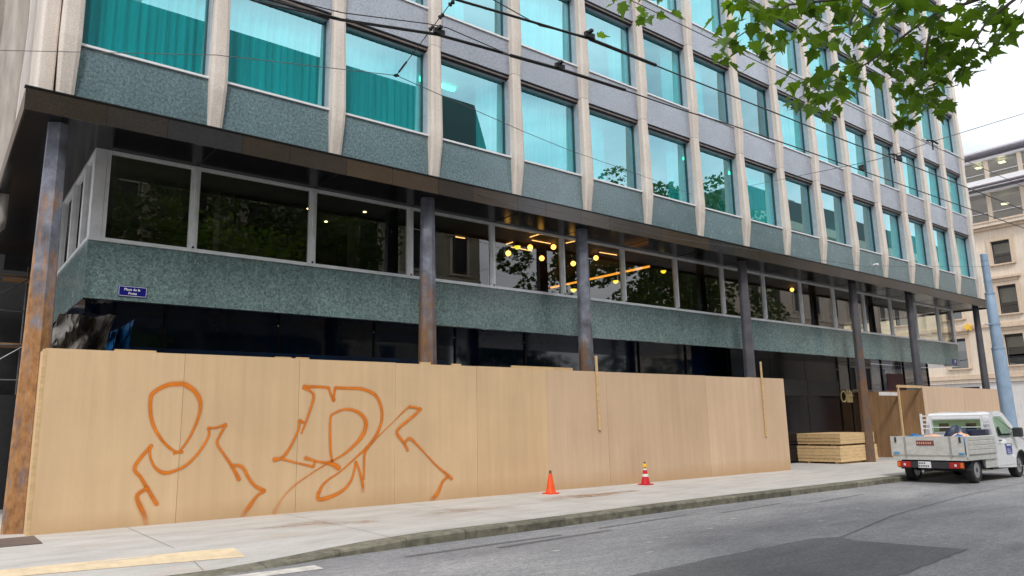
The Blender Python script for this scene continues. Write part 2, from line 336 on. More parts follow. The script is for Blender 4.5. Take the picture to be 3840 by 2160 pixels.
M['warmtube'] = emis('lit_amber_tube', (1, .36, .04), 1.1); M['downlight'] = emis('downlight', (1, .8, .4), 4)
M['yellow_shade'] = emis('yellow_lamp_shade', (.85, .58, .03), 1.5)
def leafm(name, a, b, tr):
    m, t, out = newmat(name); oi = N(t, 'ShaderNodeObjectInfo')
    f = math_(t, 'ADD', math_(t, 'MULTIPLY', oi.outputs['Random'], .6), math_(t, 'MULTIPLY', noise(t, mapped(t), 4.5, 3), .5)); c = ramp(t, f, [(.2, a), (.8, b)])
    d = N(t, 'ShaderNodeBsdfPrincipled', Roughness=.45); t.links.new(c, d.inputs['Base Color'])
    tl = N(t, 'ShaderNodeBsdfTranslucent'); t.links.new(mixc(t, .5, c, tr), tl.inputs['Color'])
    ms = N(t, 'ShaderNodeMixShader'); ms.inputs[0].default_value = .5; t.links.new(d.outputs[0], ms.inputs[1]); t.links.new(tl.outputs[0], ms.inputs[2]); t.links.new(ms.outputs[0], out.inputs['Surface']); return m
M['leaf'] = leafm('maple_leaf', (.014, .050, .005), (.115, .235, .014), (.28, .48, .012)); M['leaf_far'] = leafm('tree_leaf', (.035, .065, .016), (.09, .14, .03), (.14, .22, .03))
def spray():
    m, t, out = newmat('orange_spray_paint'); at = N(t, 'ShaderNodeAttribute', attribute_name='cover'); p = N(t, 'ShaderNodeBsdfPrincipled', Roughness=.6)
    n = noise(t, mapped(t), 3.5, 3); t.links.new(ramp(t, n, [(.3, (.60, .155, .003)), (.7, (.80, .22, .006))]), p.inputs['Base Color'])
    tr = N(t, 'ShaderNodeBsdfTransparent'); ms = N(t, 'ShaderNodeMixShader'); t.links.new(math_(t, 'MULTIPLY', at.outputs['Fac'], math_(t, 'ADD', math_(t, 'MULTIPLY', noise(t, mapped(t), 2.6, 4), .9), .5)), ms.inputs[0])
    t.links.new(tr.outputs[0], ms.inputs[1]); t.links.new(p.outputs[0], ms.inputs[2]); t.links.new(ms.outputs[0], out.inputs['Surface']); return m
M['spray'] = spray()

# ------------------------------------------------------------------ ground
b = MB(); X = [-300, -40, 0, 60, 150, 700]; Y = [-400, -60, 0, 60, 500]
vs = [(x, y, gz(max(-40, min(x, 150))) - .13) for y in Y for x in X]
b.add(vs, [(j * 6 + i, j * 6 + i + 1, (j + 1) * 6 + i + 1, (j + 1) * 6 + i) for j in range(4) for i in range(5)])
road = struct('road', b, M['asphalt'])
KX = [-40, -10, -3, 0, 1.5, 2.2, 3, 4, 5, 6.5, 8, 10, 12, 14, 17, 19, 22, 26, 32, 38, 45]
KY = [-4.9, -4.85, -4.8, -4.75, -4.7, -4.58, -4.46, -4.41, -4.38, -4.36, -4.26, -4.15, -4.12, -4.11, -4.1, -4.05, -3.98, -3.95, -3.95, -3.95, -3.95]
def ky(x):
    for i in range(len(KX) - 1):
        if x <= KX[i + 1]: return KY[i] + (KY[i + 1] - KY[i]) * (x - KX[i]) / (KX[i + 1] - KX[i])
    return KY[-1]
def drop(x):
    t = max(0, min(1, (4.6 - x) / 3.2)); t = t * t * (3 - 2 * t); return -.124 * t
def pz(x, y): # pavement height, dropped towards the kerb at the crossing
    k = ky(x); t = max(0, min(1, (y - k - .12) / 1.0)); return gz(x) + drop(x) * (1 - t)
b = MB(); xs = sorted(set(KX + [x * .5 for x in range(-6, 22)])); rows = [.30, .55, .85, 1.15]
vs = []; nr = len(rows) + 2
for x in xs:
    for r in rows: vs.append((x, ky(x) + r, pz(x, ky(x) + r)))
    vs.append((x, 0, gz(x))); vs.append((x, 40, gz(x)))
b.add(vs, [(i * nr + j, (i + 1) * nr + j, (i + 1) * nr + j + 1, i * nr + j + 1) for i in range(len(xs) - 1) for j in range(nr - 1)], sm=True)
pavement = struct('pavement', b, M['pave'])
kerb = link('kerb', None); kerb['kind'] = 'structure'
x = -8.0
while x < 44:
    x1 = x + 1.0; g = .006
    ring = []
    for q in (x + g, x1 - g):
        k = ky(q); d = drop(q); zt = gz(q) + d; zb = gz(q) - .3
        ring.append([(q, k, zb), (q, k, zt - .025), (q, k + .025, zt), (q, k + .298, zt + (pz(q, k + .298) - zt) * .9), (q, k + .298, zb)])
    part('kerb_stone', MB().loft(ring), M['kerb'], kerb); x = x1
def sheet(name, poly, mat, parent, off, f=None):
    f = f or (lambda x, y: gz(x) - .13)
    return part(name, MB().add([(x, y, f(x, y) + off) for x, y in poly], [tuple(range(len(poly)))]), mat, parent)
# tactile strip: grooved bars
b = MB(); n = 40
ya = lambda q: -3.39 - .081 * (q + .5); yb = lambda q: -3.80 - .10 * (q + .5)
for i in range(n):
    xa = -2.6 + i * (4.55 / n); xb = xa + 4.55 / n - .0012
    for v0, v1 in ((0, .499), (.501, 1)):
        P = [(xa, v0), (xb, v0), (xb, v1), (xa, v1)]
        b.add([(q, ya(q) + (yb(q) - ya(q)) * w, pz(q, ya(q) + (yb(q) - ya(q)) * w) + .004) for q, w in P], [(0, 1, 2, 3)])
part('tactile_strip', b, M['strip'], pavement)
for xj in (-1.2, 1.35, 3.9, 6.4, 8.9, 11.4, 13.9, 16.4, 18.9, 21.4):   # sawn joints of the pavement, thin dark fillets
    b = MB(); ya, yb = ky(xj) + .31, -.32
    pts = [(xj, ya + (yb - ya) * i / 6) for i in range(7)]
    b.add([(p[0] + s * .004, p[1], pz(*p) + .0025) for p in pts for s in (-1, 1)], [(2 * i, 2 * i + 1, 2 * i + 3, 2 * i + 2) for i in range(6)])
    part('joint', b, M['asphalt_dark'], pavement)
def rough_edge(P, k=7, j=.022):
    r_ = random.Random(2); out = []
    for (xa, ya_), (xb, yb_) in zip(P, P[1:] + P[:1]):
        for i in range(k): out.append((xa + (xb - xa) * i / k + r_.uniform(-j, j), ya_ + (yb_ - ya_) * i / k + r_.uniform(-j, j)))
    return out
sheet('road_patch', rough_edge([(3.2, -7.85), (4.99, -7.78), (6.75, -7.7), (8.6, -7.73), (8.97, -7.92), (8.78, -8.2), (9.07, -9.49), (8.0, -9.6), (6.9, -9.67), (3.0, -9.9)]), M['asphalt_dark'], road, .004)
sheet('road_stripe', [(2.51, -4.82), (2.5, -5.1), (1.2, -5.04), (-1.5, -5.2), (-1.5, -4.85), (.6, -4.74)], M['paint'], road, .004)
for P in ([(8.97, -7.9), (12, -7.25), (16, -6.75), (22, -6.35), (22, -6.38), (16, -6.79), (12, -7.29), (8.97, -7.95)],
          [(3.6, -5.02), (5.2, -4.95), (6.3, -4.97), (6.3, -5.05), (5.1, -5.07), (3.6, -5.1)], [(4.9, -5.25), (7.2, -5.12), (7.2, -5.2), (4.9, -5.36)],
          [(7.2, -4.85), (9.6, -4.72), (9.6, -4.77), (7.2, -4.93)], [(10.2, -4.95), (12.4, -4.8), (12.4, -4.86), (10.2, -5.03)], [(13.2, -5.2), (15.4, -5.02), (15.4, -5.08), (13.2, -5.28)]):
    sheet('asphalt_seam', P, M['asphalt_dark'], road, .003)
for k in range(9):
    x0, y0 = [(6.6, -6.35), (7.1, -6.2), (8.3, -6.1), (9.6, -5.6), (6.0, -6.9), (11.4, -5.9), (12.5, -6.3), (10.3, -6.8), (5.2, -6.0)][k]
    sheet('paint_fleck', [(x0, y0), (x0 + .13, y0 - .012), (x0 + .16, y0 - .045), (x0 + .05, y0 - .055)], M['paint'], road, .005)
tag(part('drain_cover', MB().box(-1.1, .10, -1.40, -.45, gz(0), gz(0) + .012), M['iron']), 'brown iron cover plate set in the pavement by the rusty corner column', 'drain cover')

# ------------------------------------------------------------------ office building
MOD = 2.412; NB = 16; SILL0 = 8.04; FH = 3.161; WH = 2.185; NF = 6
BL = thing('office_building', 'large office building with teal windows, beige pilasters and a green stone mezzanine on rusty columns', 'building')
ZC = 6.93
def pil_block(z0, zs, z1, base=False):
    n0 = (.130, .14) if not base else (.125, .06)
    prof = [(z0, *n0), (zs - .28, .148, .185), (zs + .02, .155, .20), (zs + (z1 - zs) * .55, .145, .175), (z1, .131, .142)]
    rings = []
    for z, hw, d in prof:
        c = hw * .32
        rings.append([(-hw, .16, z), (-hw, -d + c * .8, z), (-hw + c, -d, z), (hw - c * 1.3, -d, z), (hw, -d + c * .8, z), (hw, .16, z)])
    return MB().loft(rings)
heads = [SILL0 + FH * s + WH for s in range(NF)]
blk0 = pil_block(ZC + .012, SILL0, heads[0] - .006, True).mesh('pilaster_block', M['pilaster'])
blk = pil_block(.006, FH - WH, FH - .006).mesh('pilaster_block', M['pilaster'])
for n in range(NB + 1):
    link('pilaster_block', blk0, BL, (n * MOD, 0, 0))
    for s in range(1, NF): link('pilaster_block', blk, BL, (n * MOD, 0, heads[s - 1]))
# corner return on the left side face
for s in range(NF):
    z0 = ZC + .012 if s == 0 else heads[s - 1] + .006
    part('corner_block', MB().box(-.40, -.164, -.02 if s else .02, .5, z0, heads[s] - .006), M['pilaster'], BL, bevel=.03)
    part('side_spandrel', MB().box(-.19, -.165, .52, 12, z0, heads[s] - .006), M['pilaster'], BL)
hwp = .115
sp0 = MB().box(-MOD / 2 + hwp, MOD / 2 - hwp, 0, .10, ZC + .012, SILL0 - .045).mesh('spandrel_panel', M['granite'])
spu = MB().box(-MOD / 2 + hwp, MOD / 2 - hwp, 0, .10, 0, FH - WH - .045).mesh('spandrel_panel', M['granite_up'])
ow = MOD / 2 - .15
def frame_mesh():
    f = MB()
    f.box(-ow, ow, -.035, .10, -.042, .0, 0)                      # sill (white)
    f.box(-ow, ow, .105, .27, 0, .03, 1); f.box(-ow, ow, .105, .27, WH - .13, WH - .10, 1)
    f.box(-ow, ow, .02, .10, WH - .10, WH - .055, 2); f.box(-ow, ow, .05, .22, WH - .053, WH - .002, 3)
    f.box(-ow, ow, .06, .10, WH - .135, WH - .103, 3)
    for s in (-1, 1):
        a, c = sorted((s * ow, s * (ow - .028))); f.box(a, c, .0, .27, .002, WH - .14, 1)
        a, c = sorted((s * (ow - .029), s * (ow - .05))); f.box(a, c, .17, .25, .031, WH - .14, 4)  # dark teal bar standing in for the reveal's reflection in the pane
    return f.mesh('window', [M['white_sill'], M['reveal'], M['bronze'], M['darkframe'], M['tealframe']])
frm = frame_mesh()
pane = MB().box(-ow + .05, ow - .05, .205, .213, .031, WH - .137).mesh('pane', M['teal'])
def curtain(x0, x1, seed):
    rnd = random.Random(seed); n = 90; pts = []; ph = 0
    for i in range(n + 1):
        x = x0 + (x1 - x0) * i / n; ph += .45 + rnd.random() * .75; pts.append((x, .315 + .036 * math.sin(ph) + .02 * math.sin(ph * .37)))
    m = MB(); m.add([(x, y, .04) for x, y in pts] + [(x, y + .004, WH - .15) for x, y in pts], [(i, i + 1, n + 2 + i, n + 1 + i) for i in range(n)], sm=True)
    return m.mesh('curtain', M['curtain'])
CU = [curtain(-ow + .04, ow - .04, 1), curtain(-ow + .04, ow - .04, 2), curtain(-ow + .04, -.1, 3), curtain(.25, ow - .04, 4)]
cur_choice = {(0, 0): 0, (1, 0): 1, (2, 0): 0, (3, 0): 3, (4, 0): 1, (5, 0): 2, (6, 0): 3, (7, 0): None, (8, 0): 1, (9, 0): None, (10, 0): None, (11, 0): None}
for s in range(NF):
    for i in range(NB):
        xc = (i + .5) * MOD
        link('spandrel_panel', sp0 if s == 0 else spu, BL, (xc, 0, 0 if s == 0 else heads[s - 1]))
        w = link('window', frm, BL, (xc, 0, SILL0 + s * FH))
        link('pane', pane, w, rot=(0, 0, random.uniform(-.0035, .0035)))
        c = cur_choice.get((i, s), random.choice([0, 1, 0, 1, 2, 3, None]))
        if c is not None: link('curtain', CU[c], w)
for s in range(NF):
    z = heads[s] + .12
    part('floor_slab', MB().box(-.15, NB * MOD + .15, .42, 9, z, z + .55), M['room'], BL)
part('floor_slab', MB().box(.7, NB * MOD - .7, .42, 9, 7.0, 7.6), M['room'], BL)
part('inner_wall', MB().box(-.15, NB * MOD + .15, 9, 9.2, 7, 27), M['room'], BL)
for i in range(2, NB, 3):
    part('room_partition', MB().box(i * MOD - .05, i * MOD + .05, .5, 8.9, 7.61, heads[0] + .11), M['room'], BL)
part('roof', MB().box(-.3, NB * MOD + .3, .02, 14, heads[-1] + .7, heads[-1] + 1.3), M['granite_up'], BL)
part('end_wall', MB().box(NB * MOD + .13, NB * MOD + .3, .17, 14, ZC + .02, heads[-1] + .69), M['pilaster'], BL)
part('ceiling_light', MB().box(3.5 * MOD - .7, 3.5 * MOD + .5, 1.6, 1.7, heads[0] + .04, heads[0] + .10), M['tubeL'], BL)
part('ceiling_light', MB().box(5.1 * MOD, 5.1 * MOD + 1.1, 1.6, 1.7, heads[0] + .04, heads[0] + .10), M['tubeL'], BL)
for i in (7, 8): part('ceiling_light', MB().box(i * MOD + .6, i * MOD + 1.6, 1.4, 1.46, heads[0] + .04, heads[0] + .10), M['tubeL'], BL)

# canopy
CX0, CX1, CY = -.56, 38.95, -.35
can = part('canopy', MB().box(CX0 + .03, CX1 - .03, CY + .03, 14, 6.60, 6.92), M['soffit'], BL)
x = CX0; k = 0; widths = [1.15, .95, 1.3, .9, 1.2, 1.05]
while x < CX1 - .01:
    x1 = min(CX1, x + widths[k % 6]); x1 = CX1 if CX1 - x1 < .4 else x1
    part('fascia_panel', MB().box(x + .003, x1 - .003, CY, CY + .029, 6.545, ZC - .012), M['fascia'], can); x = x1; k += 1
y = CY + .03
while y < 9.9:
    for xx in (CX0, CX1 - .029): part('fascia_panel', MB().box(xx, xx + .029, y + .003, y + 1.15, 6.545, ZC - .012), M['fascia'], can)
    y += 1.153
part('canopy_cap', MB().box(CX0 - .02, CX1 + .02, CY - .02, CY + .10, ZC - .011, ZC + .008), M['darkframe'], can)
# soffit seams
for i in range(1, 16): part('soffit_seam', MB().box(i * MOD - .008, i * MOD + .008, CY + .04, .93, 6.592, 6.599), M['black'], can)
# columns: tapered steel, ridged front
def column():
    rings = []
    for z, a, d in ((-.3, .235, .15), (6.40, .15, .115), (6.595, .148, .114)):
        rings.append([(-a, .02, z), (-a * .9, -d * .25, z), (.15 * a, -d, z), (a * .9, -d * .45, z), (a, .02, z), (a * .9, d, z), (-a * .9, d, z)])
    m = MB().loft(rings); return m.mesh('column', M['rust'])
cm = column()
for n in (0, 3, 5, 8, 11, 13, 16): link('column', cm, BL, (n * MOD - .03, .17, 0))

# mezzanine
MX0, MX1, MY = .66, 37.98, .98
MZ0, MZ1, MZT = 3.835, 4.885, 6.598
edges = [MX0] + [n * MOD for n in range(1, 16)] + [MX1]
for a, c in zip(edges[:-1], edges[1:]):
    part('mezzanine_panel', MB().box(a + (.0 if a == MX0 else .002), c - .002, MY, MY + .06, MZ0, MZ1 - .01), M['mez_granite'], BL)
part('mezzanine_panel', MB().box(MX0, MX0 + .06, MY + .062, 9, MZ0, MZ1 - .01), M['mez_granite'], BL)
part('mezzanine_panel', MB().box(MX1 - .06, MX1, MY + .062, 9, MZ0, MZ1 - .01), M['mez_granite'], BL)
part('mezzanine_sill', MB().box(MX0 - .02, MX1 + .02, MY - .03, MY + .16, MZ1 - .008, MZ1 + .03).box(MX0 - .005, MX1, MY - .005, MY + .16, MZ1 + .031, MZ1 + .065), M['alu'], BL)
part('mezzanine_sill', MB().box(MX0 - .02, MX0 + .14, MY + .161, 9, MZ1 - .008, MZ1 + .06), M['alu'], BL)
part('mezzanine_head', MB().box(MX0, MX1, MY, MY + .1, MZT - .055, MZT - .003), M['alu'], BL)
part('mezzanine_head', MB().box(MX0, MX0 + .1, MY + .101, 9, MZT - .055, MZT - .003), M['alu'], BL)
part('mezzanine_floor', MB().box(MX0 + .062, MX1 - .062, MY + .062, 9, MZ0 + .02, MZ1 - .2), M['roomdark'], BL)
part('mezzanine_soffit', MB().box(MX0 + .001, MX1 - .001, MY + .001, 9, MZ0 - .02, MZ0 - .001), M['undermez'], BL)
mul = MB().box(-.06, .06, .0, .11, MZ1 + .066, MZT - .056).box(-.025, .025, -.025, -.001, MZ1 + .07, MZT - .056).box(-.085, -.061, .03, .10, MZ1 + .066, MZT - .056).box(.061, .085, .03, .10, MZ1 + .066, MZT - .056).box(-.02, .02, -.03, .0, MZ1 + .066, MZ1 + .10, 1).mesh('mullion', [M['alu'], M['darkframe']])
for n in range(1, 16): link('mullion', mul, BL, (n * MOD, MY, 0))
for xx in (MX0 + .13, MX1 - .13):
    part('corner_post', MB().box(xx - .128, xx + .06, MY + .002, MY + .25, MZ1 + .066, MZT - .056).box(xx + .065, xx + .13, MY + .01, MY + .12, MZ1 + .066, MZT - .056), M['alu'], BL)
for yy in (2.0, 3.4, 5.0): part('side_mullion', MB().box(MX0 - .01, MX0 + .12, yy - .10, yy + .10, MZ1 + .066, MZT - .056), M['alu'], BL)
gedges = [MX0 + .27] + [n * MOD for n in range(1, 16)] + [MX1 - .27]
for a, c in zip(gedges[:-1], gedges[1:]):
    part('mezzanine_pane', MB().box(a + .088, c - .088, MY + .055, MY + .063, MZ1 + .067, MZT - .057), M['clear'], BL, rot=(0, 0, 0))
for a, c in ((MY + .26, 1.89), (2.11, 3.29), (3.51, 4.89), (5.11, 9)): part('mezzanine_pane', MB().box(MX0 + .05, MX0 + .058, a, c, MZ1 + .067, MZT - .057), M['clear'], BL)
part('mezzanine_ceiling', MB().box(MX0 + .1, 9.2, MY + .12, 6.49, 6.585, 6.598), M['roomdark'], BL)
part('mezzanine_ceiling', MB().box(9.21, MX1 - .1, MY + .12, 6.49, 6.585, 6.598), M['browncl'], BL)
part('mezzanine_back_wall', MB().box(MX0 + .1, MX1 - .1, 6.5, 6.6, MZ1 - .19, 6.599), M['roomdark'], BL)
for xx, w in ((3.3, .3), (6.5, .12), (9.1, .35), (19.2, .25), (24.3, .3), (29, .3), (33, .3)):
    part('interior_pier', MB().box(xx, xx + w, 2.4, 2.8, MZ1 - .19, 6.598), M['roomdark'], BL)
part('interior_partition', MB().box(7.0, 7.03, 1.15, 4.5, MZ1 - .19, 6.55), M['bgteal'], BL)
for n, (xa, ya, xb, yb) in enumerate(((11.314, 1.50, 11.32, 1.1), (11.586, 1.73, 12.28, 1.74), (11.268, 2.5, 11.264, 2.2), (11.58, 2.68, 12.42, 2.73), (12.61, 1.45, 12.66, 1.12), (14.25, 1.735, 14.96, 1.70), (9.2, 2.6, 9.9, 2.6))):
    part('strip_light', MB().tube([(xa, ya, 6.56), (xb, yb, 6.56)], .012, 6), M['stripL'], BL)
for xx, yy in ((5.3, 2.4), (6.5, 1.9), (6.1, 3.2)): part('downlight', MB().lathe([(.04, 6.57), (.04, 6.59)], (xx, yy, 0), 10), M['downlight'], BL)
part('amber_tube', MB().tube([(15.80, 1.15, 6.2), (15.58, 5.5, 6.2)], .035, 8), M['warmtube'], BL)  # a pipe, not a lamp; its warm light is put in as glow
# ground floor frontage behind the hoarding
gf = [.95] + [n * MOD for n in range(1, 12)] + [28.6]
for a, c in zip(gf[:-1], gf[1:]): part('shopfront_panel', MB().box(a + .02, c - .02, 2.75, 2.79, -.3, MZ0 - .021), M['navy'], BL)
for a in gf[1:-1]: part('shopfront_mullion', MB().box(a - .018, a + .018, 2.70, 2.80, -.3, MZ0 - .03), M['darkframe'], BL)
for a in (20.7, 23.1, 25.5):
    part('entrance_panel', MB().box(a + .01, a + 2.38, 1.9, 1.94, -.3, MZ0 - .021), M['blackglass'], BL); part('entrance_band', MB().box(a + .01, a + 2.38, 1.86, 1.899, 2.35, 2.95), M['darkframe'], BL)
for a, c in ((28.62, 29.5), (29.55, 30.6), (30.65, 32.4), (32.45, 34.6), (34.65, 37.2)):
    part('shopfront_pane', MB().box(a, c, 2.2, 2.22, -.3, MZ0 - .03), M['shopglass'], BL); part('shopfront_frame', MB().box(c + .002, c + .048, 2.16, 2.26, -.3, MZ0 - .03), M['darkframe'], BL)
for a, c in ((28.8, 29.45), (30.9, 32.2)): part('shop_screen', MB().box(a, c, 2.6, 2.64, -.3, 2.1), M['olive'], BL)  # olive panels added in place of street reflections in the shop glass
part('shop_back_wall', MB().box(28.6, 37.3, 5, 5.1, -.3, MZ0 - .03), M['roomdark'], BL)
part('side_frontage', MB().box(.95, .99, 2.8, 9, -.3, MZ0 - .03), M['navy'], BL)

# pendant lamps in the mezzanine
def globe_lamp(x, y, z, r, label, hat=False):
    t = thing('pendant_lamp', label, 'pendant lamp', (x, y, z), group='pendant lamps in the mezzanine')
    if hat:
        part('shade', MB().lathe([(.012, .13), (.03, .115), (r * .98, .01), (r, 0), (r * .95, 0)], n=16), M['black'], t)
        part('bowl', MB().lathe([(r * .95, -.002), (r * .85, -r * .5), (r * .5, -r * .85), (.01, -r)], n=16), M['yellow_shade'], t)
    else:
        part('globe', MB().lathe([(.005, -r), (r * .5, -r * .866), (r * .866, -r * .5), (r, 0), (r * .866, r * .5), (r * .5, r * .866), (.005, r)], n=16), M['globe'], t)
    part('cord', MB().tube([(0, 0, r * .8), (0, 0, max(.05, 6.595 - z))], .004, 4), M['black'], t)
GL = [(10.859, 1.9, 6.123, 'lit amber globe lamp hanging leftmost of the lamps behind the mezzanine glass'), (11.65, 1.9, 6.40, 'lit amber globe lamp right of the flat yellow lamp in the mezzanine'),
      (12.073, 1.9, 6.136, 'lit amber globe lamp hanging low in the middle of the lamp cluster'), (12.4, 1.75, 6.48, 'lit amber globe lamp highest in the cluster, close to a mullion'),
      (13.294, 1.9, 6.128, 'lit amber globe lamp left of the second free column, behind the glass'), (14.253, 1.9, 6.42, 'lit amber globe lamp right of the second free column, behind the glass'),
      (25.0, 1.85, 6.47, 'single lit globe lamp far to the right in the mezzanine')]
for x, y, z, l in GL: globe_lamp(x, y, z, .078, l)
for x, y, z, l in ((11.184, 1.9, 6.37, 'flat yellow pendant lamp among the amber globes in the mezzanine'), (13.267, 1.9, 5.36, 'yellow bowl lamp hanging lowest, under the left end of the amber tube'),
                   (15.066, 1.9, 5.80, 'yellow bowl lamp hanging under the middle of the amber tube'), (17.3, 1.85, 6.36, 'yellow bowl lamp hanging under the right end of the amber tube')): globe_lamp(x, y, z, .095, l, True)

# street name plate
def text_mesh(s, size, ext=.002, off=0.0):
    c = bpy.data.curves.new('letters', 'FONT'); c.body = s; c.size = size; c.extrude = ext; c.align_x = 'CENTER'; c.align_y = 'CENTER'; c.offset = off; c.resolution_u = 3
    ob = bpy.data.objects.new('letters', c); COL.objects.link(ob); dg = bpy.context.evaluated_depsgraph_get(); me = bpy.data.meshes.new_from_object(ob.evaluated_get(dg)); bpy.data.objects.remove(ob); bpy.data.curves.remove(c); return me
def letters(s, size, mat, parent, loc, rot=(math.pi / 2, 0, 0), off=0.0):
    me = text_mesh(s, size, .002, off); me.materials.clear(); me.materials.append(mat); return link('lettering', me, parent, loc, rot)
def rrect(w, h, r, c=(0, 0), n=4):
    P = []
    for sx, sy, a0 in ((1, 1, 0), (-1, 1, 90), (-1, -1, 180), (1, -1, 270)):
        for i in range(n + 1):
            a = math.radians(a0 + 90 * i / n); P.append((c[0] + sx * (w / 2 - r) + r * math.cos(a), c[1] + sy * (h / 2 - r) + r * math.sin(a)))
    return P
sg = thing('street_sign', 'blue enamel street name plate with white lettering on the green stone band', 'street sign', (1.43, MY - .012, 4.01))
part('plate', MB().prism(rrect(.475, .195, .02), 0, .010), M['blue_sign'], sg)
part('border', MB().loft([[(x, -.002, z) for x, z in rrect(.455, .175, .018)], [(x, -.002, z) for x, z in rrect(.443, .163, .014)]], caps=False), M['white_ink'], sg)
letters('Place de la', .062, M['white_ink'], sg, (-.01, -.003, .032), off=.0008); letters('Poste', .062, M['white_ink'], sg, (.0, -.003, -.038), off=.0008)
sg = thing('street_sign', 'small blue plate at the far right end of the green stone band', 'street sign', (37.35, MY - .012, 4.0))
part('plate', MB().prism(rrect(.5, .3, .02), 0, .010), M['blue_sign'], sg); part('mark', MB().prism([(.02, -.08), (.12, .08), (.02, .08)], -.002, 0), M['white_ink'], sg)
GA = [[[1.979,2.291,0.04],[2.085,2.284,0.041],[2.233,2.193,0.038],[2.33,2.063,0.037],[2.364,1.932,0.032],[2.346,1.765,0.027],[2.285,1.564,0.022],[2.207,1.383,0.02],[2.119,1.241,0.017],[2.045,1.163,0.021],[1.921,1.23,0.024],[1.795,1.359,0.024],[1.684,1.522,0.026],[1.609,1.701,0.029],[1.578,1.88,0.031],[1.572,2.023,0.031],[1.596,2.122,0.033],[1.708,2.214,0.032],[1.841,2.274,0.036],[1.979,2.291,0.04]],[[1.978,1.138,0.019],[2.045,1.163,0.021],[2.123,1.165,0.021]],[[1.635,1.293,0.026],[1.408,0.963,0.029],[1.508,0.785,0.027],[1.605,0.624,0.031],[1.774,0.344,0.034]],[[1.625,0.622,0.03],[1.5,0.545,0.033],[1.472,0.47,0.035],[1.53,0.33,0.04],[1.596,0.188,0.043],[1.632,0.049,0.047]],[[1.635,1.293,0.022],[1.612,1.206,0.019],[1.638,1.065,0.019],[1.721,0.921,0.023],[1.843,0.844,0.031],[1.978,0.854,0.026],[2.163,0.933,0.023],[2.33,1.088,0.021],[2.462,1.284,0.021],[2.527,1.429,0.02],[2.52,1.55,0.026]],[[2.502,1.55,0.024],[2.648,1.557,0.019],[2.804,1.606,0.028]],[[2.804,1.606,0.024],[2.71,1.425,0.021],[2.671,1.295,0.022],[2.761,1.144,0.023],[2.941,0.894,0.029],[3.075,0.654,0.033]],[[2.933,0.876,0.026],[2.978,0.911,0.024],[3.122,0.866,0.027],[3.236,0.682,0.026],[3.359,0.534,0.027],[3.529,0.437,0.035]],[[3.529,0.437,0.027],[3.395,0.362,0.024],[3.276,0.204,0.034],[3.151,0.04,0.042]]]
GB = [[[4.185,2.267,0.042],[4.446,2.277,0.028],[4.691,2.263,0.026]],[[4.691,2.263,0.026],[4.735,2.138,0.024],[4.799,2.013,0.03]],[[4.799,2.013,0.028],[4.803,2.139,0.024],[4.822,2.265,0.03]],[[4.822,2.265,0.03],[5.08,2.258,0.029],[5.363,2.251,0.031],[5.629,2.167,0.035],[5.754,2.038,0.035],[5.83,1.82,0.033],[5.821,1.604,0.03],[5.715,1.348,0.032],[5.526,1.12,0.034],[5.34,0.981,0.02],[4.978,0.7,0.015],[4.736,0.562,0.019],[4.608,0.45,0.025],[4.536,0.317,0.031]],[[4.535,0.336,0.031],[4.549,0.217,0.035],[4.766,0.24,0.034],[5.009,0.333,0.03],[5.165,0.475,0.026],[5.242,0.654,0.021],[5.284,0.859,0.027]],[[5.284,0.859,0.027],[5.357,0.689,0.024],[5.432,0.437,0.033],[5.442,0.282,0.039]],[[5.526,1.12,0.029],[5.462,0.976,0.025],[5.457,0.726,0.023],[5.454,0.518,0.022]],[[4.185,2.267,0.031],[4.317,2.197,0.025],[4.389,2.115,0.027],[4.357,1.93,0.027],[4.268,1.667,0.024],[4.174,1.417,0.016]],[[4.206,1.617,0.026],[4.13,1.658,0.031]],[[4.13,1.658,0.029],[4.124,1.528,0.023],[4.046,1.331,0.022],[3.929,1.118,0.027],[3.81,0.995,0.025],[3.669,0.973,0.039]],[[3.81,0.986,0.023],[4.061,0.906,0.018],[4.424,0.809,0.025]],[[4.424,0.809,0.023],[4.454,0.897,0.02]],[[4.258,0.976,0.035],[4.53,0.894,0.019],[4.795,0.841,0.043],[4.943,0.752,0.05]],[[4.794,0.881,0.026],[4.755,1.086,0.024],[4.736,1.393,0.024],[4.739,1.702,0.022],[4.816,1.784,0.022],[5.043,1.856,0.024],[5.253,1.823,0.031],[5.42,1.716,0.039],[5.483,1.566,0.042],[5.426,1.376,0.04],[5.265,1.192,0.029],[5.016,1.004,0.021],[4.662,0.837,0.015],[4.343,0.665,0.017],[4.034,0.469,0.019],[3.857,0.289,0.023],[3.743,0.108,0.039],[3.706,0.036,0.047]],[[5.585,1.182,0.015],[5.983,1.514,0.009],[6.36,1.839,0.014],[6.476,1.906,0.027]],[[6.476,1.906,0.027],[6.739,1.86,0.025]],[[6.739,1.86,0.027],[6.542,1.705,0.029],[6.234,1.488,0.026],[6.18,1.369,0.031],[6.339,1.179,0.03],[6.429,1.023,0.028]],[[6.339,1.157,0.023],[6.402,1.232,0.026],[6.505,1.251,0.029],[6.754,1.033,0.02],[7.101,0.707,0.02],[7.373,0.502,0.032],[7.497,0.405,0.035]],[[7.4,0.467,0.025],[7.263,0.364,0.028],[7.127,0.129,0.041],[6.967,0.01,0.053]]]
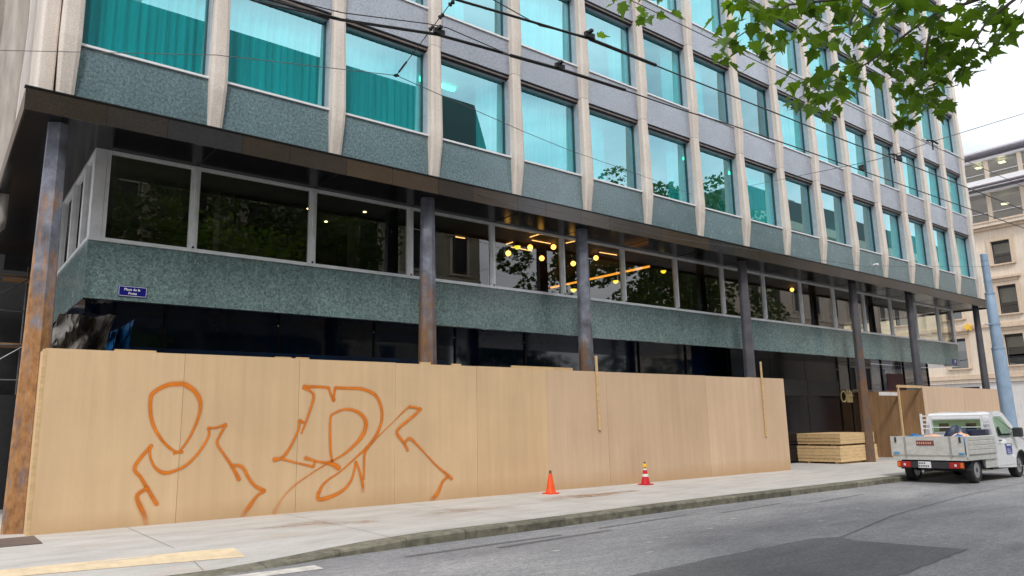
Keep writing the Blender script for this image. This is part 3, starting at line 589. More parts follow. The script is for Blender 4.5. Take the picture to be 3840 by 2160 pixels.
# ------------------------------------------------------------------ hoarding with graffiti
HY = -.2924; PW = 2.0317; HX0 = .04
HO = thing('hoarding', 'long tan chipboard hoarding with orange graffiti in front of the office building', 'hoarding')
for i in range(10):
    a, c = HX0 + i * PW + (.0 if i else 0), HX0 + (i + 1) * PW
    zt = 2.80 + random.uniform(-.012, .012) - .004 * i; dy = (.004 if i % 2 else 0) + (.012 if i >= 5 else 0)
    part('panel', MB().loft([[(a + .003, HY + dy, gz(a) - .01), (c - .003, HY + dy, gz(c) - .01), (c - .003, HY + dy + .018, gz(c) - .01), (a + .003, HY + dy + .018, gz(a) - .01)],
                             [(a + .003, HY + dy, zt + random.uniform(-.006, .006)), (c - .003, HY + dy, zt), (c - .003, HY + dy + .018, zt), (a + .003, HY + dy + .018, zt)]]), M['board2' if i >= 5 else 'board'], HO)
part('return_panel', MB().box(HX0 - .028, HX0 - .008, HY + .02, 2.4, gz(0) - .01, 2.77), M['board'], HO)
part('corner_strip', MB().box(HX0 - .03, HX0 + .018, HY - .005, HY + .06, gz(0), 2.79), M['timber'], HO)
for x0, x1, z0, z1, mt in ((1.0, 1.62, 2.795, 2.835, 'timber'), (3.65, 3.95, 2.79, 2.82, 'timber'), (4.05, 4.3, 2.79, 2.825, 'timber'), (6.75, 7.0, 2.78, 2.83, 'timber'), (7.55, 7.78, 2.78, 2.82, 'timber'), (9.2, 11.1, 2.80, 2.835, 'timber')):
    part('top_batten', MB().box(x0, x1, HY + .034, HY + .09, z0 - .03, z1), M[mt], HO)
for xa, za, xb, zb in ((11.872, 3.16, 11.905, 1.32), (19.10, 3.27, 19.10, .98)):
    part('batten', MB().loft([[(xb - .035, HY - .03, zb), (xb + .035, HY - .03, zb), (xb + .035, HY - .002, zb), (xb - .035, HY - .002, zb)], [(xa - .035, HY - .03, za), (xa + .035, HY - .03, za), (xa + .035, HY - .002, za), (xa - .035, HY - .002, za)]]), M['timber'], HO)
for xx in (2.1, 6.1, 10.2, 14.3, 18.4): part('brace', MB().tube([(xx, HY + .05, 2.5), (xx + .1, 1.6, gz(xx))], .04, 4), M['timber'], HO)
def strokes(S_, name, base, fades):
    mb = MB(); cover = []
    for si, st in enumerate(S_):
        P = [Vector((p[0], p[1], p[2])) for p in st]
        out = []
        for i in range(len(P) - 1):
            p0, p1, p2, p3 = P[max(i - 1, 0)], P[i], P[i + 1], P[min(i + 2, len(P) - 1)]
            for k in range(8):
                t = k / 8; out.append(.5 * ((2 * p1) + (p2 - p0) * t + (2 * p0 - 5 * p1 + 4 * p2 - p3) * t * t + (3 * p1 - p0 - 3 * p2 + p3) * t ** 3))
        out.append(P[-1]); y = base - si * .0004
        d0 = (out[0] - out[1]); d0.z = 0; d0.normalize(); d1 = out[-1] - out[-2]; d1.z = 0; d1.normalize()
        w0, w1 = out[0].z, out[-1].z
        closed = (st[0][:2] == st[-1][:2])
        full = [(out[0] + Vector((d0.x * w0 * .9, d0.y * w0 * .9, 0)), .35)] + [(q, 1) for q in out] + [(out[-1] + Vector((d1.x * w1 * .9, d1.y * w1 * .9, 0)), .35)]
        if closed: full = full[1:-1]
        n = len(full); vs = []
        for i, (q, ws) in enumerate(full):
            t = full[min(i + 1, n - 1)][0] - full[max(i - 1, 0)][0]; t = Vector((t.x, t.y)).normalized(); nx, nz = -t.y, t.x
            fd = 1.
            if si in fades: fd = max(.25, min(1, (n - 1 - i) / (n * .35)))
            if i in (0, n - 1) and not closed: fd = 0
            w = abs(q.z) * ws
            for k, cv in ((-2.0, 0), (-1.15, .16), (-.62, .85), (0, 1), (.62, .85), (1.15, .16), (2.0, 0)): vs.append((q.x + nx * w * k, y, q.y + nz * w * k)); cover.append(cv * fd)
        mb.add(vs, [(7 * i + j, 7 * i + j + 1, 7 * i + j + 8, 7 * i + j + 7) for i in range(n - 1) for j in range(6)])
    me = bpy.data.meshes.new(name); me.from_pydata(mb.v, [], mb.f); me.materials.append(M['spray'])
    at = me.attributes.new('cover', 'FLOAT', 'POINT'); at.data.foreach_set('value', cover)
    return link(name, me, HO)
strokes(GA, 'graffiti', HY - .002, {3, 8})['label'] = 'orange spray outline of a figure with an oval head'
strokes(GB, 'graffiti', HY - .002, {5, 13, 18})['label'] = 'orange spray outline of looping letters'

# second hoarding at the far end
H2 = thing('hoarding', 'pale chipboard hoarding at the far end of the building behind the truck', 'hoarding')
for i in range(4): part('panel', MB().box(30.43 + i * 2.037 + .003, 30.43 + (i + 1) * 2.037 - .003, -.3 + .01 * (i % 2), -.28 + .01 * (i % 2), -.35, 2.68 - .01 * i), M['board_pink'], H2)
for i in range(2): part('panel', MB().box(30.40, 30.425, -.27 + i * 1.22, .93 + i * 1.22, -.3, 2.55), M['timber_old'], H2)
part('end_panel', MB().box(38.59, 38.61, -.27, 1.2, -.4, 1.3), M['timber'], H2)
part('beam', MB().box(28.35, 30.6, -.26, -.20, 2.60, 2.70), M['timber'], H2); part('beam', MB().box(28.4, 28.46, -.26, -.2, -.3, 2.6), M['timber'], H2)
part('white_sheet', MB().box(28.6, 30.38, .6, .62, 2.33, 2.47), M['stone_wt'], H2)
# stack of timber
def stack(label, x0, x1, y0, y1, z0, layers, name='board_stack'):
    t = thing(name, label, 'timber stack', ((x0 + x1) / 2, (y0 + y1) / 2, z0)); z = 0; hx, hy = (x1 - x0) / 2, (y1 - y0) / 2
    for h in layers:
        j = random.uniform(-.012, .012); part('board', MB().box(-hx + j, hx + j, -hy, hy, z, z + h - .004), M['timber'], t, bevel=.004); z += h
    return t
g0 = gz(25.9)
tb = thing('timber_bearers', 'squared timber bearers under the lower board stack', 'timber'); 
for yy in (.45, 1.5, 2.5): part('bearer', MB().box(24.5, 27.45, yy - .05, yy + .05, g0 - .01, g0 + .07), M['timber'], tb)
stack('lower pack of thick timber boards on the pavement beside the hoarding end', 24.45, 27.2, .24, 2.75, g0 + .072, [.12, .11, .13, .12, .085])
ms = thing('timber_spacers', 'thin timber spacers between the two board packs', 'timber')
for yy in (.6, 1.5, 2.4): part('spacer', MB().box(24.6, 26.9, yy - .04, yy + .04, g0 + .639, g0 + .695), M['timber'], ms)
stack('upper pack of chipboard sheets lying on the thick timber boards', 24.5, 27.0, .22, 2.7, g0 + .697, [.055] * 7)

# cones
def cone(x, y, label, red):
    t = thing('traffic_cone', label, 'traffic cone', (x, y, gz(x)), group='traffic cones by the hoarding')
    m = M['cone_red'] if red else M['cone']
    part('base', MB().prism(rrect(.30, .30, .05), 0, .028, ax='z'), m, t)
    if red:
        part('body', MB().lathe([(.115, .029), (.105, .07), (.035, .42)], n=20), m, t)
        for a, c in ((.20, .265), (.36, .40)): part('band', MB().lathe([(.105 - (a - .07) * .2 + .002, a), (.105 - (c - .07) * .2 + .002, c)], n=20, caps=False), M['cone_white'], t)
        part('lamp', MB().lathe([(.03, .42), (.05, .43), (.052, .47), (.05, .50), (.03, .515)], n=16), M['yellow'], t); part('lamp_cap', MB().lathe([(.03, .516), (.028, .55), (.01, .56)], n=12), M['cone_tip'], t)
    else:
        part('body', MB().lathe([(.12, .029), (.108, .06), (.034, .44)], n=20), m, t); part('tip', MB().lathe([(.034, .441), (.027, .50), (.02, .505)], n=16), M['cone_tip'], t)
cone(9.725, -.88, 'plain orange traffic cone with a dark tip against the hoarding', False); cone(12.99, -.75, 'red and white striped traffic cone with a yellow lamp on top', True)

# ------------------------------------------------------------------ pickup truck (x forward, rear axle at origin)
TX, TY = 20.1, -4.86
TR = thing('pickup_truck', 'white dropside pickup truck parked at the kerb, loaded with sacks', 'truck', (TX, TY, gz(21) - .125), (0, math.radians(.42), 0))
HWT = .90
prof = [(1.30, .34), (1.30, 1.15), (1.36, 1.72), (1.50, 1.80), (2.15, 1.84), (2.40, 1.79), (3.18, 1.16), (3.70, 1.02), (3.95, .86), (4.03, .55), (3.98, .30)]
def hw(z): return HWT if z < 1.1 else HWT - (z - 1.1) * .17
def cabring(sgn): return [(x, sgn * hw(z), z) for x, z in prof]
cab = MB(); Lr = cabring(-1); Rr = cabring(1); n = len(prof)
cab.add(Lr + Rr, [(i, (i + 1) % n, n + (i + 1) % n, n + i) for i in range(n)]); 
arch = [(3.07 + .40 * math.cos(a), .33 + .40 * math.sin(a)) for a in [math.pi * k / 8 for k in range(9)]]
side = [(1.30, .34), (1.30, 1.15), (1.36, 1.72), (1.50, 1.80), (2.15, 1.84), (2.40, 1.79), (3.18, 1.16), (3.70, 1.02), (3.95, .86), (4.03, .55), (3.98, .33)] + [(p[0], max(.33, p[1])) for p in arch] + [(2.6, .30)]
for s in (-1, 1): cab.add([(x, s * hw(z), z) for x, z in side], [tuple(range(len(side)))])
cabo = part('cab', cab, M['white_paint'], TR, bevel=.035)
def sidepoly(pts, s, off, th=.006): return [(x, s * (hw(z) + off), z) for x, z in pts]
for s in (-1, 1):
    w = [(1.56, 1.17), (1.58, 1.62), (1.66, 1.69), (2.12, 1.71), (2.28, 1.66), (2.82, 1.19), (2.78, 1.15)]
    part('side_window', MB().add(sidepoly(w, s, .004), [tuple(range(len(w)))]), M['cabglass'], cabo)
    sw = [(1.62, 1.17), (1.66, 1.40), (1.80, 1.42), (1.86, 1.22), (2.45, 1.22), (2.55, 1.17)]
    part('seat_back', MB().add(sidepoly(sw, s, .002), [tuple(range(len(sw)))]), M['plastic'], cabo)
    dl = [(1.44, .36), (1.44, 1.74), (1.455, 1.74), (1.455, .36)]
    part('door_gap', MB().add(sidepoly(dl, s, .002), [(0, 1, 2, 3)]), M['plastic'], cabo)
    part('door_handle', MB().box(1.58, 1.72, s * .91 - .012, s * .91 + .012, 1.03, 1.06), M['plastic'], cabo)
    part('crease', MB().box(1.46, 3.0, s * .902 - .004, s * .902 + .004, .955, .965), M['bedalu'], cabo)
    part('sill_trim', MB().box(1.46, 2.66, s * .90 - .006, s * .90 + .006, .385, .40), M['bedalu'], cabo)
    part('mirror', MB().box(2.60, 2.80, min(s * .90, s * 1.12), max(s * .90, s * 1.12), 1.12, 1.38), M['plastic'], TR, bevel=.03)
    part('wheel_arch_trim', MB().tube([(3.07 + .42 * math.cos(a), s * .895, .33 + .42 * math.sin(a)) for a in [math.pi * k / 10 for k in range(11)]], .022, 6), M['plastic'], cabo)
for yy in (-.36, .34): part('headrest', MB().box(1.280, 1.2865, yy - .13, yy + .13, 1.30, 1.52), M['plastic'], cabo)
part('rear_window', MB().box(1.270, 1.278, -.62, .62, 1.28, 1.62), M['cabglass'], cabo, rot=(0, 0, 0)); part('rear_window_surround', MB().box(1.287, 1.299, -.66, .66, 1.25, 1.65), M['white_sill'], cabo)
part('door_sticker', MB().box(2.0, 2.42, -.906, -.903, .66, .95), M['blue_sticker'], cabo); part('sticker_band', MB().box(2.04, 2.36, -.909, -.907, .89, .935), M['white_ink'], cabo)
for k in range(3): part('sticker_text', MB().box(2.05, 2.36 - .05 * k, -.909, -.907, .69 + .05 * k, .705 + .05 * k), M['white_ink'], cabo)
part('windscreen', MB().add([(2.45, -.70, 1.765), (2.45, .70, 1.765), (3.13, .78, 1.215), (3.13, -.78, 1.215)], [(0, 1, 2, 3)]), M['plastic'], cabo, loc=(.012, 0, .014))
for s in (-1, 1): part('headlight', MB().box(3.84, 4.0, s * .72 - .13, s * .72 + .13, .66, .86), M['lens_white'], TR, bevel=.03)
def wheel(x, s):
    w = part('wheel', MB().lathe([(.20, -.10), (.29, -.105), (.325, -.075), (.33, 0), (.325, .075), (.29, .105), (.20, .10)], n=28, axis='y', caps=False), M['tyre'], TR, (x, s * .74, .33))
    sg = s
    part('rim', MB().lathe([(.205, -.095 * 1), (.20, sg * .06), (.16, sg * .05), (.11, sg * .085), (.05, sg * .088), (.03, sg * .10), (.005, sg * .10)], n=24, axis='y'), M['rim'], w)
    part('hub_cap', MB().lathe([(.075, sg * .0865), (.06, sg * .096), (.004, sg * .104)], n=16, axis='y'), M['plastic'], w)
    for k in range(8):
        a = k * math.pi / 4; part('rim_hole', MB().lathe([(.03, sg * .066), (.03, sg * .074)], (.145 * math.cos(a), 0, .145 * math.sin(a)), 8, 'y'), M['plastic'], w)
for x in (0, 3.0):
    for s in (-1, 1): wheel(x, s)
part('chassis', MB().box(-.65, 1.5, -.42, -.30, .42, .56).box(-.65, 1.5, .30, .42, .42, .56).box(-.6, -.5, -.42, .42, .42, .55).box(.9, 1.0, -.42, .42, .42, .55).box(1.3, 3.9, -.75, .75, .28, .36), M['plastic'], TR)
part('axle', MB().tube([(0, -.66, .33), (0, .66, .33)], .05, 8), M['plastic'], TR); part('exhaust', MB().tube([(-.7, .2, .30), (.9, .25, .33)], .035, 8), M['rim'], TR)
for s in (-1, 1):
    part('mudguard', MB().loft([[(.42 * math.cos(a), s * .62, .33 + .42 * math.sin(a)) for a in [math.pi * k / 8 for k in range(9)]] + [(.40 * math.cos(a), s * .62, .33 + .40 * math.sin(a)) for a in [math.pi * k / 8 for k in range(8, -1, -1)]],
                                [(.42 * math.cos(a), s * .87, .33 + .42 * math.sin(a)) for a in [math.pi * k / 8 for k in range(9)]] + [(.40 * math.cos(a), s * .87, .33 + .40 * math.sin(a)) for a in [math.pi * k / 8 for k in range(8, -1, -1)]]]), M['plastic'], TR)
    part('side_skirt', MB().box(.55, 1.28, s * .86 - .01, s * .86 + .01, .36, .68), M['bedalu'], TR)
BX0, BX1, BY, BZ0, BZ1 = -.74, 1.26, .925, .70, 1.20
part('bed_floor', MB().box(BX0 + .03, BX1, -BY + .03, BY - .03, BZ0 - .03, BZ0 + .02), M['bedalu'], TR)
part('bed_rail', MB().box(BX0, BX1, -BY + .02, -BY + .10, BZ0 - .11, BZ0 - .031).box(BX0, BX1, BY - .10, BY - .02, BZ0 - .11, BZ0 - .031).box(BX0 - .005, BX0 + .08, -BY + .101, BY - .101, BZ0 - .11, BZ0 - .031), M['bedalu'], TR)
for s in (-1, 1):
    d = MB()
    for k in range(4):
        z = BZ0 + .03 + k * .117; y0 = s * BY; d.prism([(y0 - .012 * s, z), (y0, z + .012), (y0, z + .10), (y0 - .012 * s, z + .113), (y0 - .028 * s, z + .113), (y0 - .028 * s, z)], BX0 + .05, BX1 - .02, ax='x')
    part('dropside', d, M['bedalu'], TR)
    part('corner_post', MB().box(BX0, BX0 + .048, s * BY - .03, s * BY + .01, BZ0 - .02, BZ1), M['bedalu'], TR)
tg = MB().box(BX0 - .006, BX0 + .02, -BY + .04, BY - .04, BZ0 + .02, BZ1 - .005)
tgo = part('tailgate', tg, M['bedalu'], TR)
for yy in (-.56, .56): part('tailgate_hinge', MB().box(BX0 - .02, BX0 - .007, yy - .022, yy + .022, BZ0 - .05, BZ1 - .01), M['rim'], tgo)
for yy in (-.80, .80): part('latch', MB().box(BX0 - .03, BX0 - .007, yy - .02, yy + .02, BZ1 - .16, BZ1 - .02), M['plastic'], tgo); part('strap', MB().box(BX0 - .026, BX0 - .008, yy - .07, yy + .06, BZ0 + .04, BZ0 + .085), M['blue_strap'], tgo)
rp = part('tailgate_plate', MB().box(BX0 - .016, BX0 - .008, -.17, .27, BZ1 - .24, BZ1 - .11), M['red_plate'], tgo)
for k in range(7): part('plate_mark', MB().box(BX0 - .018, BX0 - .0165, .225 - k * .055, .225 - k * .055 + .028, BZ1 - .20, BZ1 - .15), M['pinkbag'], rp)
bar = part('rear_light_bar', MB().box(BX0 + .02, BX0 + .08, -.80, .80, .385, .555), M['plastic'], TR)
for s in (-1, 1):
    lt = part('tail_light', MB().box(BX0 + .0, BX0 + .019, min(s * .48, s * .82), max(s * .48, s * .82), .40, .545), M['red_light'], TR)
    part('indicator', MB().box(BX0 - .006, BX0 - .001, min(s * .74, s * .81), max(s * .74, s * .81), .41, .535), M['orange_light'], lt); part('reverse_lens', MB().box(BX0 - .006, BX0 - .001, min(s * .60, s * .65), max(s * .60, s * .65), .44, .50), M['lens_white'], lt)
np_ = part('number_plate', MB().box(BX0 + .005, BX0 + .019, -.03, .28, .39, .55), M['white_ink'], TR)
for r, kk in ((.485, 4), (.415, 6)):
    for k in range(kk): part('plate_digit', MB().box(BX0 + .002, BX0 + .0045, .24 - k * .044, .24 - k * .044 + .026, r, r + .045), M['plastic'], np_)
hb = MB()
for s in (-1, 1):
    hb.box(1.19, 1.24, s * .90 - .025, s * .90 + .025, 1.205, 1.80).box(1.19, 1.24, s * .66 - .025, s * .66 + .025, 1.205, 1.74)
    for z in (1.38, 1.50, 1.62): hb.box(1.195, 1.235, min(s * .685, s * .875), max(s * .685, s * .875), z - .018, z + .018)
    hb.box(1.195, 1.235, min(s * .685, s * .875), max(s * .685, s * .875), 1.715, 1.75)
hb.box(1.195, 1.235, -.634, .634, 1.70, 1.745); hb.box(1.195, 1.235, -.634, .634, 1.40, 1.425); hb.box(1.19, 1.24, -.87, .87, 1.05, 1.20)
part('headboard', hb, M['white_paint'], TR)
# load on the truck
def lump(name, label, cat, c, rx, ry, rz, mat, seed):
    rnd = random.Random(seed); m = MB(); rings = []
    for i in range(9):
        ph = -math.pi / 2 * .55 + (math.pi * .775) * i / 8; ring = []
        for k in range(18):
            a = 2 * math.pi * k / 18; q = 1 + .16 * math.sin(3 * a + seed) + rnd.uniform(-.09, .09)
            ring.append((rx * math.cos(a) * math.cos(ph) * q, ry * math.sin(a) * math.cos(ph) * q, rz * (math.sin(ph) + .76) / 1.76 * (1 + rnd.uniform(-.08, .08))))
        rings.append(ring)
    m.loft(rings, sm=True); ob = part(name, m, mat, None, c); s = ob.modifiers.new('s', 'SUBSURF'); s.levels = 1; s.render_levels = 1; return tag(ob, label, cat)
bz = gz(21) - .125 + .72
lump('rubbish_bag', 'dark blue shiny plastic bag on top of the truck load', 'bag', (20.95, -5.0, bz), .36, .30, .74, M['darktarp'], 1)
lump('sack', 'salmon coloured sack in the truck bed by the near side', 'sack', (20.4, -5.3, bz), .55, .30, .54, M['pinkbag'], 2)
lump('sack', 'pale salmon sack in the middle of the truck bed', 'sack', (20.0, -4.75, bz), .40, .36, .52, M['pinkbag'], 3)
lump('tarpaulin', 'crumpled blue tarpaulin in the far corner of the truck bed', 'tarpaulin', (20.0, -4.3, bz), .42, .34, .52, M['bluetarp'], 4)
lump('tarpaulin', 'crumpled blue tarpaulin beside the near side board of the truck', 'tarpaulin', (19.72, -5.5, bz), .20, .22, .52, M['bluetarp'], 6)
tag(part('crate', MB().box(-.12, .12, -.26, .26, 0, .62), M['darktarp'], None, (21.15, -5.42, bz), bevel=.02), 'dark crate against the truck headboard', 'crate')

# ------------------------------------------------------------------ blue pole
pl = thing('pole', 'tall pale blue stepped steel pole behind the truck', 'pole', (29.35, -3.6, gz(29) - .02), (0, math.radians(-2.2), 0))
part('shaft', MB().lathe([(.24, 0), (.215, 4.0), (.205, 4.05), (.19, 4.1)], n=20), M['pole_blue'], pl); part('shaft', MB().lathe([(.185, 4.101), (.165, 6.0), (.13, 6.08)], n=20), M['pole_blue'], pl); part('shaft', MB().lathe([(.128, 6.081), (.118, 7.55), (.10, 7.57)], n=20), M['pole_blue'], pl)
for z, r in ((4.02, .225), (6.04, .172), (4.9, .19), (6.5, .135), (7.1, .132), (7.3, .132)): part('band', MB().lathe([(r, z), (r, z + .06)], n=20), M['pole_blue'], pl)
part('bracket', MB().tube([(-.6, .1, 4.93), (.3, -.05, 4.93)], .02, 6), M['pole_blue'], pl)

# ------------------------------------------------------------------ overhead wires
def wire(label, pts, r, mat='wire', name='overhead_wire'):
    return tag(part(name, MB().tube(pts, r, 6), M[mat]), label, 'wire')
w1 = [(-6, -6.2, 5.83), (.913, -6.624, 5.8), (1.766, -6.802, 5.8), (2.75, -7.151, 5.8), (4.414, -7.359, 5.8), (5.447, -7.431, 5.8), (6.627, -7.48, 5.8), (7.556, -7.56, 5.8), (9.152, -7.63, 5.8), (11.92, -7.72, 5.8), (30, -8.3, 5.8)]
w2 = [(-6, -7.3, 5.83), (2.587, -7.86, 5.8), (3.113, -7.94, 5.8), (4.193, -8.10, 5.8), (5.282, -8.13, 5.8), (5.8, -8.14, 5.8), (8.183, -8.211, 5.8), (9.949, -8.261, 5.8), (11.04, -8.32, 5.8), (30, -8.9, 5.8)]
a = wire('black overhead contact wire nearer the building, running along the street', w1, .009)
c = wire('black overhead contact wire farther from the building, running along the street', w2, .009)
for ob, pts, rs in ((a, [(.0, -6.58, 5.815), (1.766, -6.80, 5.815), (2.75, -7.15, 5.815), (3.6, -7.26, 5.815)], .013), (a, [(3.7, -7.27, 5.805), (4.414, -7.359, 5.805), (5.5, -7.435, 5.805)], .021), (c, [(2.2, -7.8, 5.805), (3.2, -7.955, 5.805), (4.19, -8.10, 5.805)], .014), (c, [(4.2, -8.10, 5.805), (5.30, -8.13, 5.805)], .021)):
    part('insulating_sleeve', MB().tube(pts, rs, 8), M['wire'], ob)
for ob, p in ((a, (4.41, -7.36, 5.83)), (c, (4.19, -8.11, 5.83)), (a, (2.78, -7.15, 5.84)), (a, (11.3, -7.7, 5.83)), (c, (11.35, -8.33, 5.83))):
    part('clamp', MB().box(p[0] - .07, p[0] + .07, p[1] - .02, p[1] + .02, p[2] - .02, p[2] + .04).box(p[0] - .02, p[0] + .02, p[1] - .05, p[1] + .05, p[2] + .041, p[2] + .07), M['wire'], ob)
wire('thin upper feeder wire above the nearer contact wire', [(-5, -4.6, 6.5), (2.125, -6.02, 6.4), (3.1, -6.424, 6.4), (3.336, -6.482, 6.4), (4.3, -6.55, 6.3), (4.40, -7.33, 5.84)], .0065)
wire('thin upper feeder wire above the farther contact wire', [(2.2, -7.3, 6.5), (3.434, -7.317, 6.4), (4.133, -7.335, 6.3), (4.19, -8.08, 5.84)], .0065)
node = Vector((3.45, -5.0, 6.395))
sp = wire('span cable with porcelain insulators crossing the contact wires on the left', [tuple(node), (3.32, -5.85, 6.45), (3.05, -7.1, 6.42), (2.9, -8.4, 6.5), (2.2, -13, 7.2)], .006)
for k in range(7):
    q = Vector((3.22, -6.3, 6.44)).lerp(Vector((2.92, -8.1, 6.47)), k / 6); part('insulator', MB().lathe([(.012, -.05), (.03, -.03), (.014, 0), (.03, .03), (.012, .05)], tuple(q), 8, 'y'), M['wire'], sp)
part('tie_ring', MB().lathe([(.03, -.012), (.045, 0), (.03, .012)], tuple(node), 10), M['wire'], sp)
part('turnbuckle', MB().tube([node.lerp(Vector((3.32, -5.85, 6.45)), .12), node.lerp(Vector((3.32, -5.85, 6.45)), .45)], .015, 6), M['wire'], sp)
wire('thin stay wire running from the span cable left to the building corner', [tuple(node), (1.5, -3.2, 6.87), (-.95, -.5, 7.34), (-3, 1.5, 7.7)], .0055, 'wire_grey')
wire('thin stay wire running from the span cable right to the facade', [tuple(node), (7.0, -3.6, 6.86), (8.58, -3.0, 7.08), (14.4, -.35, 8.31), (16.6, -.03, 8.35)], .0055, 'wire_grey')
s2 = wire('thin span wire crossing the street on the right', [(14.2, -9.45, 7.0), (11.375, -8.871, 5.98), (11.35, -8.214, 5.93), (11.5, -7.7, 6.0), (19.7, -.12, 9.2)], .006, 'wire_grey')
for p in ((11.375, -8.87, 5.95), (11.35, -8.25, 5.9)): part('hanger', MB().tube([(p[0] - .16, p[1] + .02, p[2] + .02), (p[0], p[1], p[2] + .05), (p[0] + .16, p[1] - .02, p[2] + .02)], .016, 6).tube([(p[0], p[1], p[2] + .05), (p[0] - .02, p[1], p[2] - .12)], .012, 6), M['wire'], s2)
wire('third overhead wire strung above the road on the right', [(3, -8.75, 5.95), (11.375, -8.87, 5.9), (30, -9.4, 5.9)], .005, 'wire_grey')
wire('sagging grey wire between the first columns and the blue pole', [(8.2, -.36, 6.75), (14, -1.2, 6.35), (22, -2.4, 6.3), (29.2, -3.6, 6.9)], .006, 'wire_grey')

# ------------------------------------------------------------------ stone building across the side street (facade faces -x)
XB = 58.0; g = gz(XB) - .13
BB = thing('stone_building', 'beige stone building with framed windows and a modern glazed attic across the side street', 'building', (XB, 8, g), group=None)
def bx(name, y0, y1, z0, z1, mat, x0=0, x1=.3, parent=None, bevel=0):
    return part(name, MB().box(x0, x1, y0 - 8, y1 - 8, z0 - g, z1 - g), mat, parent or BB, bevel=bevel)
wy = [4.75 + 3.65 * k for k in range(-3, 5)]; YA, YB = -8, 24
rowsB = [(4.85, 7.0, 1.15), (8.45, 10.48, 1.08), (12.03, 13.72, 1.05)]
# wall as blocks between openings
segs = []
cuts = [YA] + [q for y in wy for q in (y - .58, y + .58)] + [YB]
for k in range(0, len(cuts), 2): bx('wall', cuts[k], cuts[k + 1], 4.3, 14.6, M['stone_lt'], 0, .5)
for y in wy:
    for (za, zb) in ((4.3, 4.85), (7.0, 8.45), (10.48, 12.03), (13.72, 14.6)): bx('wall', y - .58, y + .58, za, zb, M['stone_lt'], .004, .5)
    for i, (z0, z1, w) in enumerate(rowsB):
        f = part('window', MB().box(.16, .20, y - 8 - .58, y - 8 + .58, z0 - g, z0 - g + .05).box(.16, .2, y - 8 - .58, y - 8 + .58, z1 - g - .2, z1 - g).box(.16, .2, y - 8 - .58, y - 8 - .52, z0 - g + .051, z1 - g - .201).box(.16, .2, y - 8 + .52, y - 8 + .58, z0 - g + .051, z1 - g - .201).box(.165, .195, y - 8 - .519, y - 8 + .519, z0 - g + .55, z0 - g + .60), M['darkframe'], BB)
        part('pane', MB().box(.18, .186, y - 8 - .519, y - 8 + .519, z0 - g + .051, z1 - g - .201), M['bgglass'], f)
        part('blind', MB().box(.3, .31, y - 8 - .5, y - 8 + .5, z1 - g - .9 - .3 * ((i + int(y)) % 2), z1 - g - .2), M['stone'], f)
        s = MB(); a, c = y - 8 - .85, y - 8 + .85
        s.box(-.08, -.001, a, y - 8 - .60, z0 - g - .1, z1 - g + .25).box(-.08, -.001, y - 8 + .60, c, z0 - g - .1, z1 - g + .25).box(-.08, -.001, y - 8 - .599, y - 8 + .599, z1 - g + .001, z1 - g + .25)
        part('surround', s, M['stone'], BB)
        bx('window_sill', y - .78, y + .78, z0 - .10, z0 - .002, M['stone'], -.17, .1)
        if i < 2: bx('window_cornice', y - 1.0, y + 1.0, z1 + .50, z1 + .66, M['stone'], -.26, -.001); bx('window_frieze', y - .8, y + .8, z1 + .27, z1 + .49, M['stone'], -.10, -.002)
bx('string_course', YA, YB, 4.0, 4.28, M['stone'], -.2, .4); bx('string_course', YA, YB, 3.72, 3.98, M['stone_lt'], -.1, .4); bx('string_course', YA, YB, 7.62, 7.85, M['stone'], -.13, -.003)
bx('cornice', YA, YB, 14.61, 14.8, M['stone'], -.2, .4); bx('cornice', YA, YB, 14.82, 15.05, M['stone_lt'], -.45, .4); bx('cornice', YA, YB, 15.06, 15.2, M['stone'], -.5, .4)
gfc = [YA] + [q for y in (-4.4, -.6, 1.9, 8.4, 12.2, 16, 19.7) for q in (y - 1.1, y + 1.1)] + [YB]
for k in range(0, len(gfc), 2): bx('ground_floor_pier', gfc[k], gfc[k + 1], g - .1, 3.7, M['stone_wt'], .02, .5)
for k in range(1, len(gfc) - 1, 2):
    bx('shop_glass', gfc[k] + .002, gfc[k + 1] - .002, g - .1, 2.55, M['bgglass'], .25, .27); sb = bx('shop_signboard', gfc[k] + .002, gfc[k + 1] - .002, 2.75, 3.45, M['black'], .03, .2); bx('shop_lintel', gfc[k] + .002, gfc[k + 1] - .002, 2.56, 2.74, M['stone_wt'], .05, .4); bx('shop_lintel', gfc[k] + .002, gfc[k + 1] - .002, 3.46, 3.7, M['stone_wt'], .03, .4)
    if k == 5: letters('AVA', .42, M['white_ink'], BB, (.02, 2.25 - 8, 3.08 - g), (math.pi / 2, 0, -math.pi / 2))
bx('interior_back', YA, YB, g, 15, M['roomdark'], 4, 4.2)
# attic storeys
def attic(z0, z1, xo, w, roofz):
    ys = [5.15 + w * k for k in range(-6, 7)]
    for k in range(len(ys) - 1):
        a, c = ys[k], ys[k + 1]; bx('attic_pier', a - .14, a + .14, z0, z1, M['stone_lt'], xo - .02, xo + .2)
        f = bx('attic_window', a + .16, c - .16, z0 + .0, z0 + .08, M['darkframe'], xo + .05, xo + .1); part('pane', MB().box(xo + .07, xo + .078, a + .16 - 8, c - .16 - 8, z0 - g + .081, z1 - g - .02), M['atticglass'], f)
        bx('handrail', a + .16, c - .16, z0 + .62, z0 + .66, M['alu'], xo - .12, xo - .09)
        for q in range(6): pass
    bx('attic_ceiling', YA, YB, z1 + .02, z1 + .2, M['white_sill'], xo - .1, 5); bx('attic_back', YA, YB, z0, z1, M['room'], 3.4, 3.5)
attic(15.3, 17.4, .3, 2.15, 17.6); attic(18.35, 20.0, .7, 2.15, 20.2)
bx('attic_ledge', YA, YB, 17.95, 18.3, M['white_sill'], -.45, 3.3)
